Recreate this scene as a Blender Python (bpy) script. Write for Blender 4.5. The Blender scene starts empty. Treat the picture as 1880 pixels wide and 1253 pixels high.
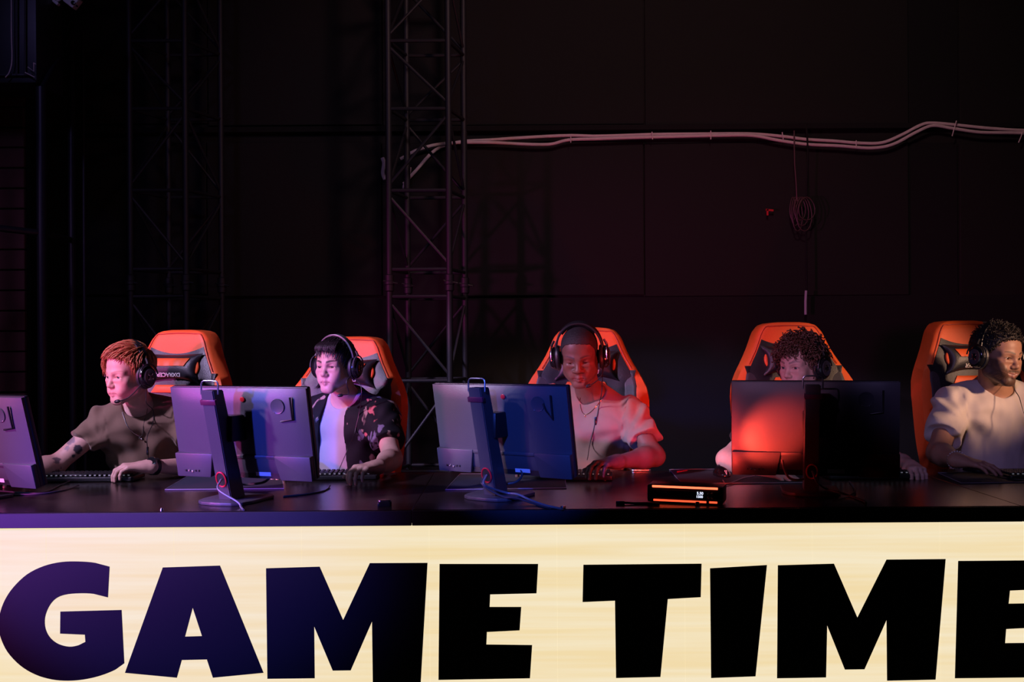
import bpy, bmesh, math, random
import numpy as np
from mathutils import Vector, Matrix

sc = bpy.context.scene
COL = sc.collection
random.seed(7)
PI = math.pi

# ------------------------------------------------------------------ camera, light, exposure
F = 1828.0            # focal length in pixels of the 1880 px wide frame
ROLL = math.radians(0.38)
CAM_Z = 1.30
cam_d = bpy.data.cameras.new('camera')
cam_d.sensor_width = 36.0
cam_d.lens = F / 1880.0 * 36.0
cam_d.clip_end = 60
cam = bpy.data.objects.new('camera', cam_d)
COL.objects.link(cam)
cam.matrix_world = Matrix.Translation((0, 0, CAM_Z)) @ Matrix.Rotation(PI / 2, 4, 'X') @ Matrix.Rotation(-ROLL, 4, 'Z')
sc.camera = cam

sc.view_settings.view_transform = 'Standard'
sc.view_settings.look = 'None'
sc.view_settings.exposure = 0.0
sc.view_settings.gamma = 1.0
sc.view_settings.use_curve_mapping = False

world = bpy.data.worlds.new('hall_dark')
sc.world = world
world.use_nodes = True
world.node_tree.nodes['Background'].inputs[0].default_value = (0.8, 0.75, 0.9, 1)
world.node_tree.nodes['Background'].inputs[1].default_value = 0.0045


def spot(name, loc, target, energy, color, cone, blend=0.5, radius=0.06):
    d = bpy.data.lights.new(name, 'SPOT')
    d.energy = energy
    d.color = color
    d.spot_size = math.radians(cone)
    d.spot_blend = blend
    d.shadow_soft_size = radius
    o = bpy.data.objects.new(name, d)
    COL.objects.link(o)
    o.location = loc
    o.rotation_euler = (Vector(target) - Vector(loc)).to_track_quat('-Z', 'Y').to_euler()
    return o


# stage spotlights hung in front of the desk, out of the frame
spot('stage_spot_lavender', (-3.7, 1.6, 3.2), (-0.95, 4.1, 1.15), 900, (0.72, 0.54, 1.0), 28.5, 0.25, 0.10)
spot('stage_spot_white', (-3.7, 1.6, 2.7), (-0.27, 3.70, 1.10), 620, (0.82, 0.72, 1.0), 9, 0.6, 0.08)
spot('stage_spot_magenta', (-3.5, 1.7, 1.35), (-1.65, 3.65, 1.0), 420, (1.0, 0.10, 0.55), 44, 0.8, 0.10)
spot('stage_wash_blue', (-3.0, 0.9, 1.5), (-1.07, 3.557, 0.66), 780, (0.05, 0.09, 1.0), 25, 0.6, 0.06)
spot('stage_spot_blue', (-0.9, 0.3, 2.3), (0.10, 3.55, 0.93), 600, (0.05, 0.12, 1.0), 11.5, 0.6, 0.05)
spot('stage_spot_pink', (-1.2, 0.6, 2.4), (1.0, 4.06, 1.16), 270, (0.80, 0.42, 0.86), 13, 0.5, 0.06)
spot('stage_spot_red', (3.0, 2.8, 2.6), (0.40, 4.12, 1.08), 420, (1.0, 0.03, 0.035), 11, 0.4, 0.05)
spot('fill_spot_violet', (0.2, 0.2, 2.7), (1.85, 4.2, 1.02), 110, (0.50, 0.36, 1.0), 13, 0.6, 0.08)  # weak unseen fill, added for the violet on the bearded player's sleeve
spot('stage_spot_warm', (3.7, 2.1, 1.8), (1.98, 4.2, 1.21), 400, (1.0, 0.56, 0.36), 14, 0.4, 0.10)
spot('stage_wash_back', (0.9, 3.0, 3.9), (0.9, 6.5, 2.7), 110, (1.0, 0.58, 0.60), 100, 0.7, 0.2)
spot('stage_wash_violet', (-2.2, 2.0, 3.6), (-1.4, 5.9, 2.0), 34, (0.45, 0.36, 1.0), 60, 0.9, 0.2)
spot('stage_wash_corner', (-3.3, 2.6, 2.7), (-2.75, 5.4, 1.3), 30, (0.60, 0.34, 0.85), 42, 0.9, 0.1)


# ------------------------------------------------------------------ placing helpers
CR, SR_ = math.cos(ROLL), math.sin(ROLL)


def P(px, py, D):
    dx, dy = px - 940.0, py - 626.5
    return Vector(((dx * CR - dy * SR_) / F * D, D, CAM_Z + (-dx * SR_ - dy * CR) / F * D))


def rotm(yaw=0, pitch=0, roll=0):
    return (Matrix.Rotation(math.radians(yaw), 3, 'Z') @ Matrix.Rotation(math.radians(pitch), 3, 'X')
            @ Matrix.Rotation(math.radians(roll), 3, 'Y'))


# ------------------------------------------------------------------ materials
MATS = {}


def mat(name, color, rough=0.5, metal=0.0, var=0.12, scale=30.0, bump=0.0, bscale=200.0, spec=0.5, emit=None, estr=0.0, coat=0.0, sheen=0.0):
    if name in MATS:
        return MATS[name]
    m = bpy.data.materials.new(name)
    m.use_nodes = True
    nt = m.node_tree
    b = nt.nodes['Principled BSDF']
    b.inputs['Roughness'].default_value = rough
    b.inputs['Metallic'].default_value = metal
    b.inputs['Specular IOR Level'].default_value = spec
    b.inputs['Coat Weight'].default_value = coat
    b.inputs['Sheen Weight'].default_value = sheen
    tc = nt.nodes.new('ShaderNodeTexCoord')
    n = nt.nodes.new('ShaderNodeTexNoise')
    n.inputs['Scale'].default_value = scale
    n.inputs['Detail'].default_value = 5
    nt.links.new(tc.outputs['Object'], n.inputs['Vector'])
    r = nt.nodes.new('ShaderNodeMix')
    r.data_type = 'RGBA'
    r.inputs['A'].default_value = tuple(c * (1 - var) for c in color) + (1,)
    r.inputs['B'].default_value = tuple(min(1, c * (1 + var)) for c in color) + (1,)
    nt.links.new(n.outputs['Fac'], r.inputs['Factor'])
    nt.links.new(r.outputs['Result'], b.inputs['Base Color'])
    if bump > 0:
        n2 = nt.nodes.new('ShaderNodeTexNoise')
        n2.inputs['Scale'].default_value = bscale
        n2.inputs['Detail'].default_value = 3
        nt.links.new(tc.outputs['Object'], n2.inputs['Vector'])
        bp = nt.nodes.new('ShaderNodeBump')
        bp.inputs['Strength'].default_value = bump
        bp.inputs['Distance'].default_value = 0.004
        nt.links.new(n2.outputs['Fac'], bp.inputs['Height'])
        nt.links.new(bp.outputs['Normal'], b.inputs['Normal'])
    if emit:
        b.inputs['Emission Color'].default_value = tuple(emit) + (1,)
        b.inputs['Emission Strength'].default_value = estr
    MATS[name] = m
    return m


# ------------------------------------------------------------------ mesh helpers
class MB:
    """collects shapes and links them as one mesh object"""

    def __init__(self):
        self.v = []
        self.f = []
        self.m = []
        self.cur = 0

    def _add(self, vs, fs):
        o = len(self.v)
        self.v += [tuple(x) for x in vs]
        self.f += [tuple(i + o for i in f) for f in fs]
        self.m += [self.cur] * len(fs)
        return self

    def box(self, c, s, R=None, bev=0.0, seg=2):
        bm = bmesh.new()
        bmesh.ops.create_cube(bm, size=1.0)
        for v in bm.verts:
            v.co = Vector((v.co.x * s[0], v.co.y * s[1], v.co.z * s[2]))
        if bev > 0:
            bmesh.ops.bevel(bm, geom=bm.edges[:], offset=bev, segments=seg, affect='EDGES', profile=0.5)
        return self._bm(bm, c, R)

    def _bm(self, bm, c=(0, 0, 0), R=None):
        bm.verts.index_update()
        M = R if R is not None else Matrix.Identity(3)
        c = Vector(c)
        vs = [M @ v.co + c for v in bm.verts]
        fs = [[v.index for v in f.verts] for f in bm.faces]
        bm.free()
        return self._add(vs, fs)

    def tube(self, pts, r, n=8, closed=False, cap=True, squash=None):
        pts = [Vector(p) for p in pts]
        N = len(pts)
        rs = r if isinstance(r, (list, tuple)) else [r] * N
        vs, fs = [], []
        up = None
        for i, p in enumerate(pts):
            a = pts[i - 1] if (i > 0 or closed) else pts[i]
            b = pts[(i + 1) % N] if (i < N - 1 or closed) else pts[i]
            t = (b - a)
            t = t.normalized() if t.length > 1e-9 else Vector((0, 0, 1))
            if up is None:
                up = Vector((0, 0, 1)) if abs(t.z) < 0.9 else Vector((1, 0, 0))
            s = t.cross(up)
            if s.length < 1e-6:
                s = t.orthogonal()
            s.normalize()
            up = s.cross(t).normalized()
            sx, sy = (squash or (1, 1))
            for k in range(n):
                a_ = 2 * PI * k / n
                vs.append(p + s * (math.cos(a_) * rs[i] * sx) + up * (math.sin(a_) * rs[i] * sy))
        for i in range(N if closed else N - 1):
            j = (i + 1) % N
            for k in range(n):
                l = (k + 1) % n
                fs.append((i * n + k, i * n + l, j * n + l, j * n + k))
        if cap and not closed:
            fs.append(tuple(range(n))[::-1])
            fs.append(tuple((N - 1) * n + k for k in range(n)))
        return self._add(vs, fs)

    def lathe(self, prof, c=(0, 0, 0), R=None, n=24, sx=1.0, sy=1.0):
        """prof: (radius, height) along local Z"""
        M = R if R is not None else Matrix.Identity(3)
        c = Vector(c)
        vs, fs = [], []
        for (r, h) in prof:
            for k in range(n):
                a = 2 * PI * k / n
                vs.append(M @ Vector((r * sx * math.cos(a), r * sy * math.sin(a), h)) + c)
        for i in range(len(prof) - 1):
            for k in range(n):
                l = (k + 1) % n
                fs.append((i * n + k, i * n + l, (i + 1) * n + l, (i + 1) * n + k))
        fs.append(tuple(range(n))[::-1])
        fs.append(tuple((len(prof) - 1) * n + k for k in range(n)))
        return self._add(vs, fs)

    def prism(self, outline, z0, z1, c=(0, 0, 0), R=None, bev=0.0, seg=2):
        """outline in local XY, extruded along local Z"""
        bm = bmesh.new()
        a = [bm.verts.new((x, y, z0)) for x, y in outline]
        f = bm.faces.new(a)
        r = bmesh.ops.extrude_face_region(bm, geom=[f])
        for v in [g for g in r['geom'] if isinstance(g, bmesh.types.BMVert)]:
            v.co.z = z1
        bmesh.ops.recalc_face_normals(bm, faces=bm.faces[:])
        if bev > 0:
            bmesh.ops.bevel(bm, geom=bm.edges[:], offset=bev, segments=seg, affect='EDGES', profile=0.5)
        return self._bm(bm, c, R)

    def ball(self, c, r, R=None, u=16, v=10):
        M = R if R is not None else Matrix.Identity(3)
        r = (r, r, r) if not isinstance(r, (tuple, list)) else r
        c = Vector(c)
        vs = [M @ Vector((0, 0, -r[2])) + c]
        for i in range(1, v):
            a = -PI / 2 + PI * i / v
            for k in range(u):
                b = 2 * PI * k / u
                vs.append(M @ Vector((r[0] * math.cos(a) * math.cos(b), r[1] * math.cos(a) * math.sin(b), r[2] * math.sin(a))) + c)
        vs.append(M @ Vector((0, 0, r[2])) + c)
        fs = []
        for k in range(u):
            fs.append((0, 1 + (k + 1) % u, 1 + k))
            fs.append((len(vs) - 1, 1 + (v - 2) * u + k, 1 + (v - 2) * u + (k + 1) % u))
        for i in range(v - 2):
            for k in range(u):
                l = (k + 1) % u
                fs.append((1 + i * u + k, 1 + i * u + l, 1 + (i + 1) * u + l, 1 + (i + 1) * u + k))
        return self._add(vs, fs)

    def build(self, name, mats, parent=None, smooth=True, angle=40):
        me = bpy.data.meshes.new(name)
        me.from_pydata(self.v, [], self.f)
        mats = mats if isinstance(mats, (list, tuple)) else [mats]
        for m_ in mats:
            me.materials.append(m_)
        if len(mats) > 1:
            me.polygons.foreach_set('material_index', self.m)
        me.update()
        if smooth:
            me.polygons.foreach_set('use_smooth', [True] * len(me.polygons))
            me.set_sharp_from_angle(angle=math.radians(angle))
        o = bpy.data.objects.new(name, me)
        COL.objects.link(o)
        if parent:
            o.parent = parent
        return o


def empty(name, loc=(0, 0, 0), rot=None):
    o = bpy.data.objects.new(name, None)
    o.empty_display_size = 0.1
    COL.objects.link(o)
    o.location = loc
    if rot is not None:
        o.rotation_euler = rot.to_euler() if isinstance(rot, Matrix) else rot
    return o


def tag(o, label, cat=None, group=None, kind=None):
    o['label'] = label
    if cat:
        o['category'] = cat
    if group:
        o['group'] = group
    if kind:
        o['kind'] = kind
    return o


def struct(o, label):
    o['kind'] = 'structure'
    o['label'] = label
    return o


def copy_tree(o, parent=None):
    c = o.copy()
    COL.objects.link(c)
    c.parent = parent
    for ch in list(o.children):
        copy_tree(ch, c)
    return c


def spline(pts, n=8):
    """Catmull-Rom through points"""
    pts = [Vector(p) for p in pts]
    q = [2 * pts[0] - pts[1]] + pts + [2 * pts[-1] - pts[-2]]
    out = []
    for i in range(1, len(q) - 2):
        for k in range(n):
            t = k / n
            a, b, c, d = q[i - 1], q[i], q[i + 1], q[i + 2]
            out.append(0.5 * ((2 * b) + (c - a) * t + (2 * a - 5 * b + 4 * c - d) * t * t + (3 * b - a - 3 * c + d) * t ** 3))
    out.append(pts[-1])
    return out


def text_mesh(name, body, size, material, parent, M, extrude=0.0006, shear=0.0, spacing=1.0, bold=0.0, fit=None):
    cu = bpy.data.curves.new(name, 'FONT')
    cu.body = body
    cu.size = size
    cu.align_x = 'CENTER'
    cu.align_y = 'CENTER'
    cu.extrude = extrude
    cu.shear = shear
    cu.space_character = spacing
    cu.offset = bold
    t = bpy.data.objects.new(name + '_tmp', cu)
    COL.objects.link(t)
    bpy.context.view_layer.update()
    me = bpy.data.meshes.new_from_object(t.evaluated_get(bpy.context.evaluated_depsgraph_get()))
    bpy.data.objects.remove(t)
    bpy.data.curves.remove(cu)
    me.transform(M)
    me.materials.clear()
    me.materials.append(material)
    if fit:
        for v in me.vertices:
            v.co = fit(v.co)
    me.name = name
    o = bpy.data.objects.new(name, me)
    COL.objects.link(o)
    o.parent = parent
    return o

# ------------------------------------------------------------------ materials of the set
m_wall = mat('wall_black_paint', (0.0042, 0.0033, 0.0031), 0.85, var=0.35, scale=2.5, bump=0.3, bscale=60)
m_wall_dark = mat('wall_black_cloth', (0.003, 0.003, 0.0036), 0.95, var=0.3, scale=4)
m_floor = mat('floor_black', (0.02, 0.02, 0.022), 0.6, var=0.3, scale=6)
m_truss = mat('truss_black_steel', (0.014, 0.014, 0.019), 0.55, 0.1, var=0.15)
m_steel_dark = mat('frame_dark_steel', (0.035, 0.036, 0.048), 0.45, 0.5)
m_plank = mat('plank_red_brown', (0.10, 0.035, 0.032), 0.8, var=0.35, scale=9, bump=0.3, bscale=40)
m_cable_white = mat('cable_white', (0.75, 0.62, 0.62), 0.5, var=0.1)
m_cable_black = mat('cable_black', (0.012, 0.012, 0.014), 0.4)
m_black_plastic = mat('plastic_black', (0.012, 0.012, 0.014), 0.38, var=0.1)
m_black_gloss = mat('plastic_black_gloss', (0.01, 0.01, 0.012), 0.16, var=0.1)
m_desk = mat('desk_black_laminate', (0.016, 0.011, 0.010), 0.26, var=0.4, scale=14, bump=0.05, bscale=90)
m_fascia = mat('desk_fascia', (0.030, 0.030, 0.042), 0.5, var=0.1)
m_letter = mat('led_off_black', (0.0035, 0.003, 0.0035), 0.5, var=0.05)
m_monitor = mat('monitor_casing', (0.056, 0.056, 0.067), 0.42, var=0.05, scale=8, bump=0.12, bscale=500)
m_monitor_side = mat('monitor_bezel', (0.010, 0.010, 0.012), 0.4)
m_red_plastic = mat('plastic_red', (0.55, 0.015, 0.03), 0.35)
m_silver = mat('metal_silver', (0.62, 0.60, 0.60), 0.25, 1.0, var=0.05)
m_gold = mat('metal_gold', (0.75, 0.48, 0.25), 0.25, 1.0, var=0.05)
m_paper = mat('sticker_white', (0.75, 0.70, 0.75), 0.5, var=0.05)
m_white = mat('white_paint', (0.75, 0.72, 0.72), 0.5, var=0.05)
m_orange = mat('leather_orange', (0.74, 0.115, 0.024), 0.48, spec=0.35, var=0.08, bump=0.15, bscale=260)
m_leather = mat('leather_black', (0.014, 0.014, 0.018), 0.42, var=0.15, bump=0.2, bscale=260)
m_leather_grey = mat('leather_grey', (0.045, 0.042, 0.050), 0.5, var=0.1, bump=0.2, bscale=260)
m_mat = mat('mousemat_cloth', (0.022, 0.024, 0.032), 0.75, var=0.1, bump=0.1, bscale=400)
m_mat_edge = mat('mousemat_edge', (0.22, 0.21, 0.26), 0.45, var=0.05)
m_key = mat('keycap_black', (0.016, 0.016, 0.018), 0.45)
m_key_glow = mat('key_backlight', (0.3, 0.3, 0.32), 0.5, emit=(0.75, 0.8, 0.9), estr=0.10)
m_screen = mat('screen_lit', (0.02, 0.02, 0.02), 0.3, emit=(0.35, 0.42, 0.75), estr=0.6)

DESK_Z, DESK_F, DESK_B = 0.75, 3.24, 4.19
LED_Y = 3.275

# ------------------------------------------------------------------ room shell
def plane_box(name, c, s, m, label, parent=None):
    o = MB().box(c, s).build(name, m, parent, smooth=False)
    return struct(o, label)


plane_box('floor', (0, 2.8, -0.05), (9.0, 9.0, 0.1), m_floor, 'black painted floor of the hall')
WB = 6.55
wall_b = plane_box('wall_back', (0, WB + 0.15, 2.0), (9.0, 0.3, 4.1), m_wall, 'black back wall behind the players')
plane_box('wall_left', (-4.45, 2.8, 2.0), (0.1, 9.0, 4.1), m_wall, 'black side wall of the hall')
plane_box('wall_right', (4.45, 2.8, 2.0), (0.1, 9.0, 4.1), m_wall, 'black side wall of the hall beyond the last chair')
plane_box('wall_front', (0, -1.65, 2.0), (9.0, 0.1, 4.1), m_wall, 'black wall behind the camera')
plane_box('ceiling', (0, 2.8, 4.1), (9.0, 9.0, 0.1), m_wall_dark, 'black ceiling of the hall')


# raised panels on the back wall, with recessed seams between
def wall_panel(x0, y0, x1, y1, m, dep=0.02):
    a, b = P(x0, y1, WB), P(x1, y0, WB)
    MB().box(((a.x + b.x) / 2, WB - dep / 2, (a.z + b.z) / 2), (b.x - a.x, dep, b.z - a.z), bev=0.003, seg=1).build('panel', m, wall_b, smooth=False)


for (x0, x1) in ((-260, 380), (384, 700), (704, 1180), (1184, 1664), (1760, 2300)):
    wall_panel(x0, -60, x1, 232, m_wall)
    wall_panel(x0, 262, x1, 545, m_wall, 0.03)
wall_panel(1668, 262, 1756, 575, m_wall_dark, 0.012)
wall_panel(1668, -60, 1756, 232, m_wall_dark, 0.012)
# ledge under the upper panels and the black skirt along the bottom
a, b = P(-260, 236, WB), P(2300, 240, WB)
MB().box((0.0, WB - 0.03, (a.z + b.z) / 2), (8.6, 0.06, 0.035), bev=0.004).build('ledge', m_wall_dark, wall_b, smooth=False)
a = P(940, 548, WB)
MB().box((0.0, WB - 0.025, a.z / 2), (8.6, 0.05, a.z), bev=0.004).build('skirt_panel', m_wall_dark, wall_b, smooth=False)


# ------------------------------------------------------------------ trusses
def truss(px_l, px_r, D, back_dx, label, nodes, dz_back=0.30):
    L = P(px_l, 350, D)
    Rr = P(px_r, 350, D)
    root = empty('truss_tower', (L.x, D, 0))
    tag(root, label, 'truss', 'black truss towers by the back wall')
    w = Rr.x - L.x
    r = 0.019
    zt = 4.04
    corner = [(0, 0), (w, 0), (back_dx, dz_back), (w + back_dx, dz_back)]
    for (x, y) in corner:
        MB().tube([(x, y, 0.02), (x, y, zt)], r, 12).build('chord', m_truss, root)
    MB().box((w / 2 + back_dx / 2, dz_back / 2, 0.01), (w + back_dx + 0.12, dz_back + 0.12, 0.02), bev=0.003).build('base_plate', m_truss, root)
    zs = [P(px_l, p, D).z for p in nodes]
    brace = [P(px_l, p, D).z for p in (75, 200, 350, 495, 545, 700)]
    face = [((0, 0), (w, 0)), ((back_dx, dz_back), (w + back_dx, dz_back)), ((0, 0), (back_dx, dz_back)), ((w, 0), (w + back_dx, dz_back))]
    zl = sorted(set([round(z, 3) for z in brace] + [0.12, 0.55, zt - 0.05, round(P(px_l, -60, D).z, 3)]))
    for fi, (p, q) in enumerate(face):
        for i, z in enumerate(zl):
            MB().tube([(p[0], p[1], z), (q[0], q[1], z)], 0.011, 8).build('rung', m_truss, root)
            if i + 1 < len(zl):
                z2 = zl[i + 1]
                if z2 - z < 0.2:
                    continue
                s = (i + fi) % 2
                e0, e1 = (p, q) if s else (q, p)
                MB().tube([(e0[0], e0[1], z + 0.03), (e1[0], e1[1], z2 - 0.03)], 0.009, 8).build('brace', m_truss, root)
    zc = (P(px_l, 495, D).z + P(px_l, 545, D).z) / 2
    for (x, y) in corner:
        MB().lathe([(0.019, -0.05), (0.027, -0.045), (0.027, -0.012), (0.031, -0.008), (0.031, 0.008), (0.027, 0.012), (0.027, 0.045), (0.019, 0.05)], (x, y, zc), n=14).build('coupler', m_truss, root)
        MB().tube([(x - 0.035, y - 0.012, zc + 0.012), (x + 0.05, y - 0.02, zc - 0.005)], 0.006, 6).build('coupler_pin', m_silver, root)
    return root


truss(714, 824, 5.75, 0.075, 'black steel truss tower with white cables looped behind it', (75, 200, 350, 495, 545))
truss(239, 341, 5.95, 0.125, 'dim black steel truss tower behind the ginger-haired player', (75, 200, 350, 495, 545))

# ------------------------------------------------------------------ left corner: plank wall, steel frame, speaker, camera
pw = empty('wall_plank_cladding', (0, 0, 0))
struct(pw, 'reddish brown plank cladding in the dark corner beside the first player')
PW_D = 5.5
zb = 0.0
k = 0
for k in range(26):
    z0 = 0.02 + k * 0.113
    x0, x1 = -4.38, P(44, 500, PW_D).x
    MB().box(((x0 + x1) / 2, PW_D + 0.02, z0 + 0.053), (x1 - x0, 0.03, 0.106), bev=0.004, seg=1).build('plank', m_plank, pw, smooth=False)
MB().box(((-4.38 + P(44, 500, PW_D).x) / 2, PW_D + 0.06, 1.5), (P(44, 500, PW_D).x + 4.38, 0.04, 3.0)).build('backing', m_wall_dark, pw, smooth=False)

fr = empty('steel_frame', P(75, 900, 5.0))
tag(fr, 'dark steel scaffold frame with upright posts beside the plank cladding', 'frame')
o0 = Vector(fr.location)
for (px, D, r, ptop) in ((75, 5.0, 0.024, 160), (130, 5.5, 0.02, 60), (152, 5.8, 0.010, 60), (-300, 4.4, 0.024, 160)):
    a, b = P(px, ptop, D), P(px, 900, D)
    MB().tube([Vector((a.x, D, 0.0)) - o0, Vector((a.x, D, a.z)) - o0], r, 10).build('post', m_steel_dark, fr)
for (p, q, r) in (((-300, 385, 4.4), (75, 428, 5.0), 0.017), ((75, 428, 5.0), (130, 440, 5.5), 0.015), ((75, 165, 5.0), (130, 60, 5.5), 0.012)):
    MB().tube([P(*p) - o0, P(*q) - o0], r, 10).build('rail', m_steel_dark, fr)

sp = empty('loudspeaker_cabinet', P(20, 155, 5.0))
tag(sp, 'black hanging cabinet with pale edge strips at the top corner', 'speaker')
o0 = Vector(sp.location)
a, b = P(-120, 153, 5.0), P(64, -120, 5.0)
MB().box(((a.x + b.x) / 2 - o0.x, 0.16, (a.z + b.z) / 2 - o0.z), (b.x - a.x, 0.30, b.z - a.z), bev=0.012).build('body', m_steel_dark, sp)
for px in (31, 46):
    a, b = P(px, 138, 4.99), P(px, -110, 4.99)
    MB().tube([a - o0, b - o0], 0.0045, 6).build('edge_strip', m_leather_grey, sp)
a, b = P(-110, 138, 4.99), P(58, 138, 4.99)
MB().box(((a.x + b.x) / 2 - o0.x, 0.0, a.z - o0.z), (b.x - a.x, 0.02, 0.012), bev=0.003).build('bottom_rail', m_steel_dark, sp)
pts = [P(21, -40, 4.97), P(21, 60, 4.97), P(22, 110, 4.97), P(17, 133, 4.97), P(10, 142, 4.97)]
MB().tube([p - o0 for p in spline(pts, 5)], 0.003, 6).build('cord', m_cable_white, sp)
for seg in (((51, 123), (62, 131), (62, 115), (66, 118)), ((46, 133), (64, 142))):
    MB().tube([P(x, y, 4.975) - o0 for x, y in seg], 0.0028, 5).build('chalk_mark', m_cable_white, sp)

wc = empty('wall_camera', P(125, -8, 5.2))
tag(wc, 'small pale bracket camera poking in at the top edge', 'camera')
o0 = Vector(wc.location)
Rw = Matrix.Rotation(math.radians(38), 3, 'Y')
MB().box(P(134, 2, 5.2) - o0, (0.065, 0.05, 0.062), Rw, bev=0.005).build('housing', m_white, wc)
MB().lathe([(0.011, -0.004), (0.011, 0.003), (0.008, 0.004)], P(134, 5, 5.168) - o0, Matrix.Rotation(PI / 2, 3, 'X'), 14).build('lens', m_black_gloss, wc)
MB().lathe([(0.005, -0.004), (0.005, 0.003)], P(141, 11, 5.17) - o0, Matrix.Rotation(PI / 2, 3, 'X'), 10).build('sensor', m_black_gloss, wc)
MB().box(P(102, 4, 5.2) - o0, (0.045, 0.03, 0.016), Matrix.Rotation(math.radians(40), 3, 'Y'), bev=0.004).build('bracket', m_white, wc)
MB().tube([P(102, 4, 5.21) - o0, P(118, -6, 5.22) - o0, P(134, 2, 5.22) - o0], 0.007, 8).build('arm', m_white, wc)
MB().tube([P(118, -6, 5.22) - o0, P(118, -60, 5.22) - o0, P(118, -330, 5.22) - o0], 0.008, 8).build('drop_rod', m_steel_dark, wc)

# ------------------------------------------------------------------ white cables on the wall
CD = WB - 0.075


def wall_cable(pts, label, r=0.0105, m=None, dy=0.0):
    b = MB()
    w = [P(x, y, CD + dy) for x, y in pts]
    o = b.tube(spline(w, 6), r, 8).build('wall_cable', m or m_cable_white)
    tag(o, label, 'cable', 'pale cables strung along the back wall')
    return o


wall_cable([(741, 338), (765, 312), (800, 275), (842, 261), (900, 257), (960, 253), (1040, 249), (1100, 250), (1200, 247), (1300, 246), (1380, 246), (1440, 251), (1480, 256),
            (1530, 259), (1580, 263), (1620, 262), (1655, 248), (1690, 230), (1712, 226), (1760, 230), (1820, 236), (1900, 240), (2000, 238)], 'upper of two pale cables running along the black wall')
wall_cable([(735, 292), (765, 276), (800, 266), (842, 262), (905, 262), (965, 265), (1010, 265), (1045, 257), (1100, 255), (1160, 253), (1240, 251), (1320, 249), (1380, 249), (1430, 258),
            (1480, 265), (1540, 268), (1600, 272), (1640, 265), (1680, 244), (1712, 231), (1750, 236), (1800, 243), (1860, 244), (1990, 247)], 'lower of two pale cables running along the black wall', dy=-0.02)
wall_cable([(702, 290), (705, 300), (703, 318), (707, 330)], 'short pale cable end hanging left of the truss', 0.013)
wall_cable([(746, 320), (752, 308), (747, 330), (742, 345), (752, 340)], 'short pale cable loop hanging inside the truss', 0.013)
for i, (x, y0, y1, dx) in enumerate(((1048, 250, 262, 0), (1197, 242, 256, 1), (1305, 240, 256, 0), (1436, 243, 256, 2), (1572, 258, 272, 0), (1748, 250, 222, 8), (1870, 262, 242, 8))):
    o = MB().tube([P(x, y0, CD - 0.035), P(x + dx, y1, CD - 0.035)], 0.0035, 6).build('cable_tie', m_cable_white)
    tag(o, 'thin zip tie around the wall cables, %s' % ('nearest the truss', 'second from the truss', 'third from the truss', 'just left of the hanging cord', 'right of the hanging cord',
                                                     'on the rise at the right', 'by the right picture edge')[i], 'cable tie', 'zip ties on the wall cables')
# hanging bundle of cord
hb = empty('cord_bundle', P(1468, 390, CD))
tag(hb, 'coiled bundle of thin dark cord hanging from the wall cables', 'cord')
o0 = Vector(hb.location)
m_cord = mat('cord_brown', (0.07, 0.036, 0.034), 0.5)
MB().tube([P(x, y, CD - 0.05) - o0 for x, y in ((1458, 240), (1459, 300), (1462, 340), (1463, 365), (1466, 372))], 0.005, 6).build('hanging_cord', m_cord, hb)
for i in range(7):
    cx, w, h = 1456 + i * 4.2, 8 + 2.2 * i, 34 + (i % 3) * 8
    pts = []
    for k in range(16):
        a = 2 * PI * k / 16
        pts.append(P(cx + w * math.sin(a) * (0.6 + 0.4 * math.sin(a / 2)) * 0.8, 362 + h * (1 - math.cos(a)) / 1.6, CD - 0.04 - 0.004 * i) - o0)
    MB().tube(pts, 0.0035, 5, closed=True).build('loop', m_cord, hb)
cw = MB().tube([P(x, y, CD - 0.03) for x, y in ((1480, 228), (1482, 250), (1483, 280), (1481, 340), (1480, 420), (1481, 532))], 0.006, 6).build('black_cable', m_wall_dark)
tag(cw, 'black cord running straight down the wall beside the bundle', 'cord')
cs = MB().tube([P(x, y, CD - 0.03) for x, y in ((1480, 534), (1479, 552), (1479, 578))], 0.0085, 8).build('pipe_stub', mat('stub_grey', (0.36, 0.36, 0.45), 0.5))
tag(cs, 'short pale pipe stub above the curly-haired player', 'pipe')
tape = MB().box(P(1413, 386, CD), (0.05, 0.004, 0.012), Matrix.Rotation(0.1, 3, 'Y')).box(P(1409, 390, CD), (0.012, 0.004, 0.04)).build('tape_scrap', m_red_plastic, smooth=False)
tag(tape, 'small red corner of tape stuck on the wall', 'tape')

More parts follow.
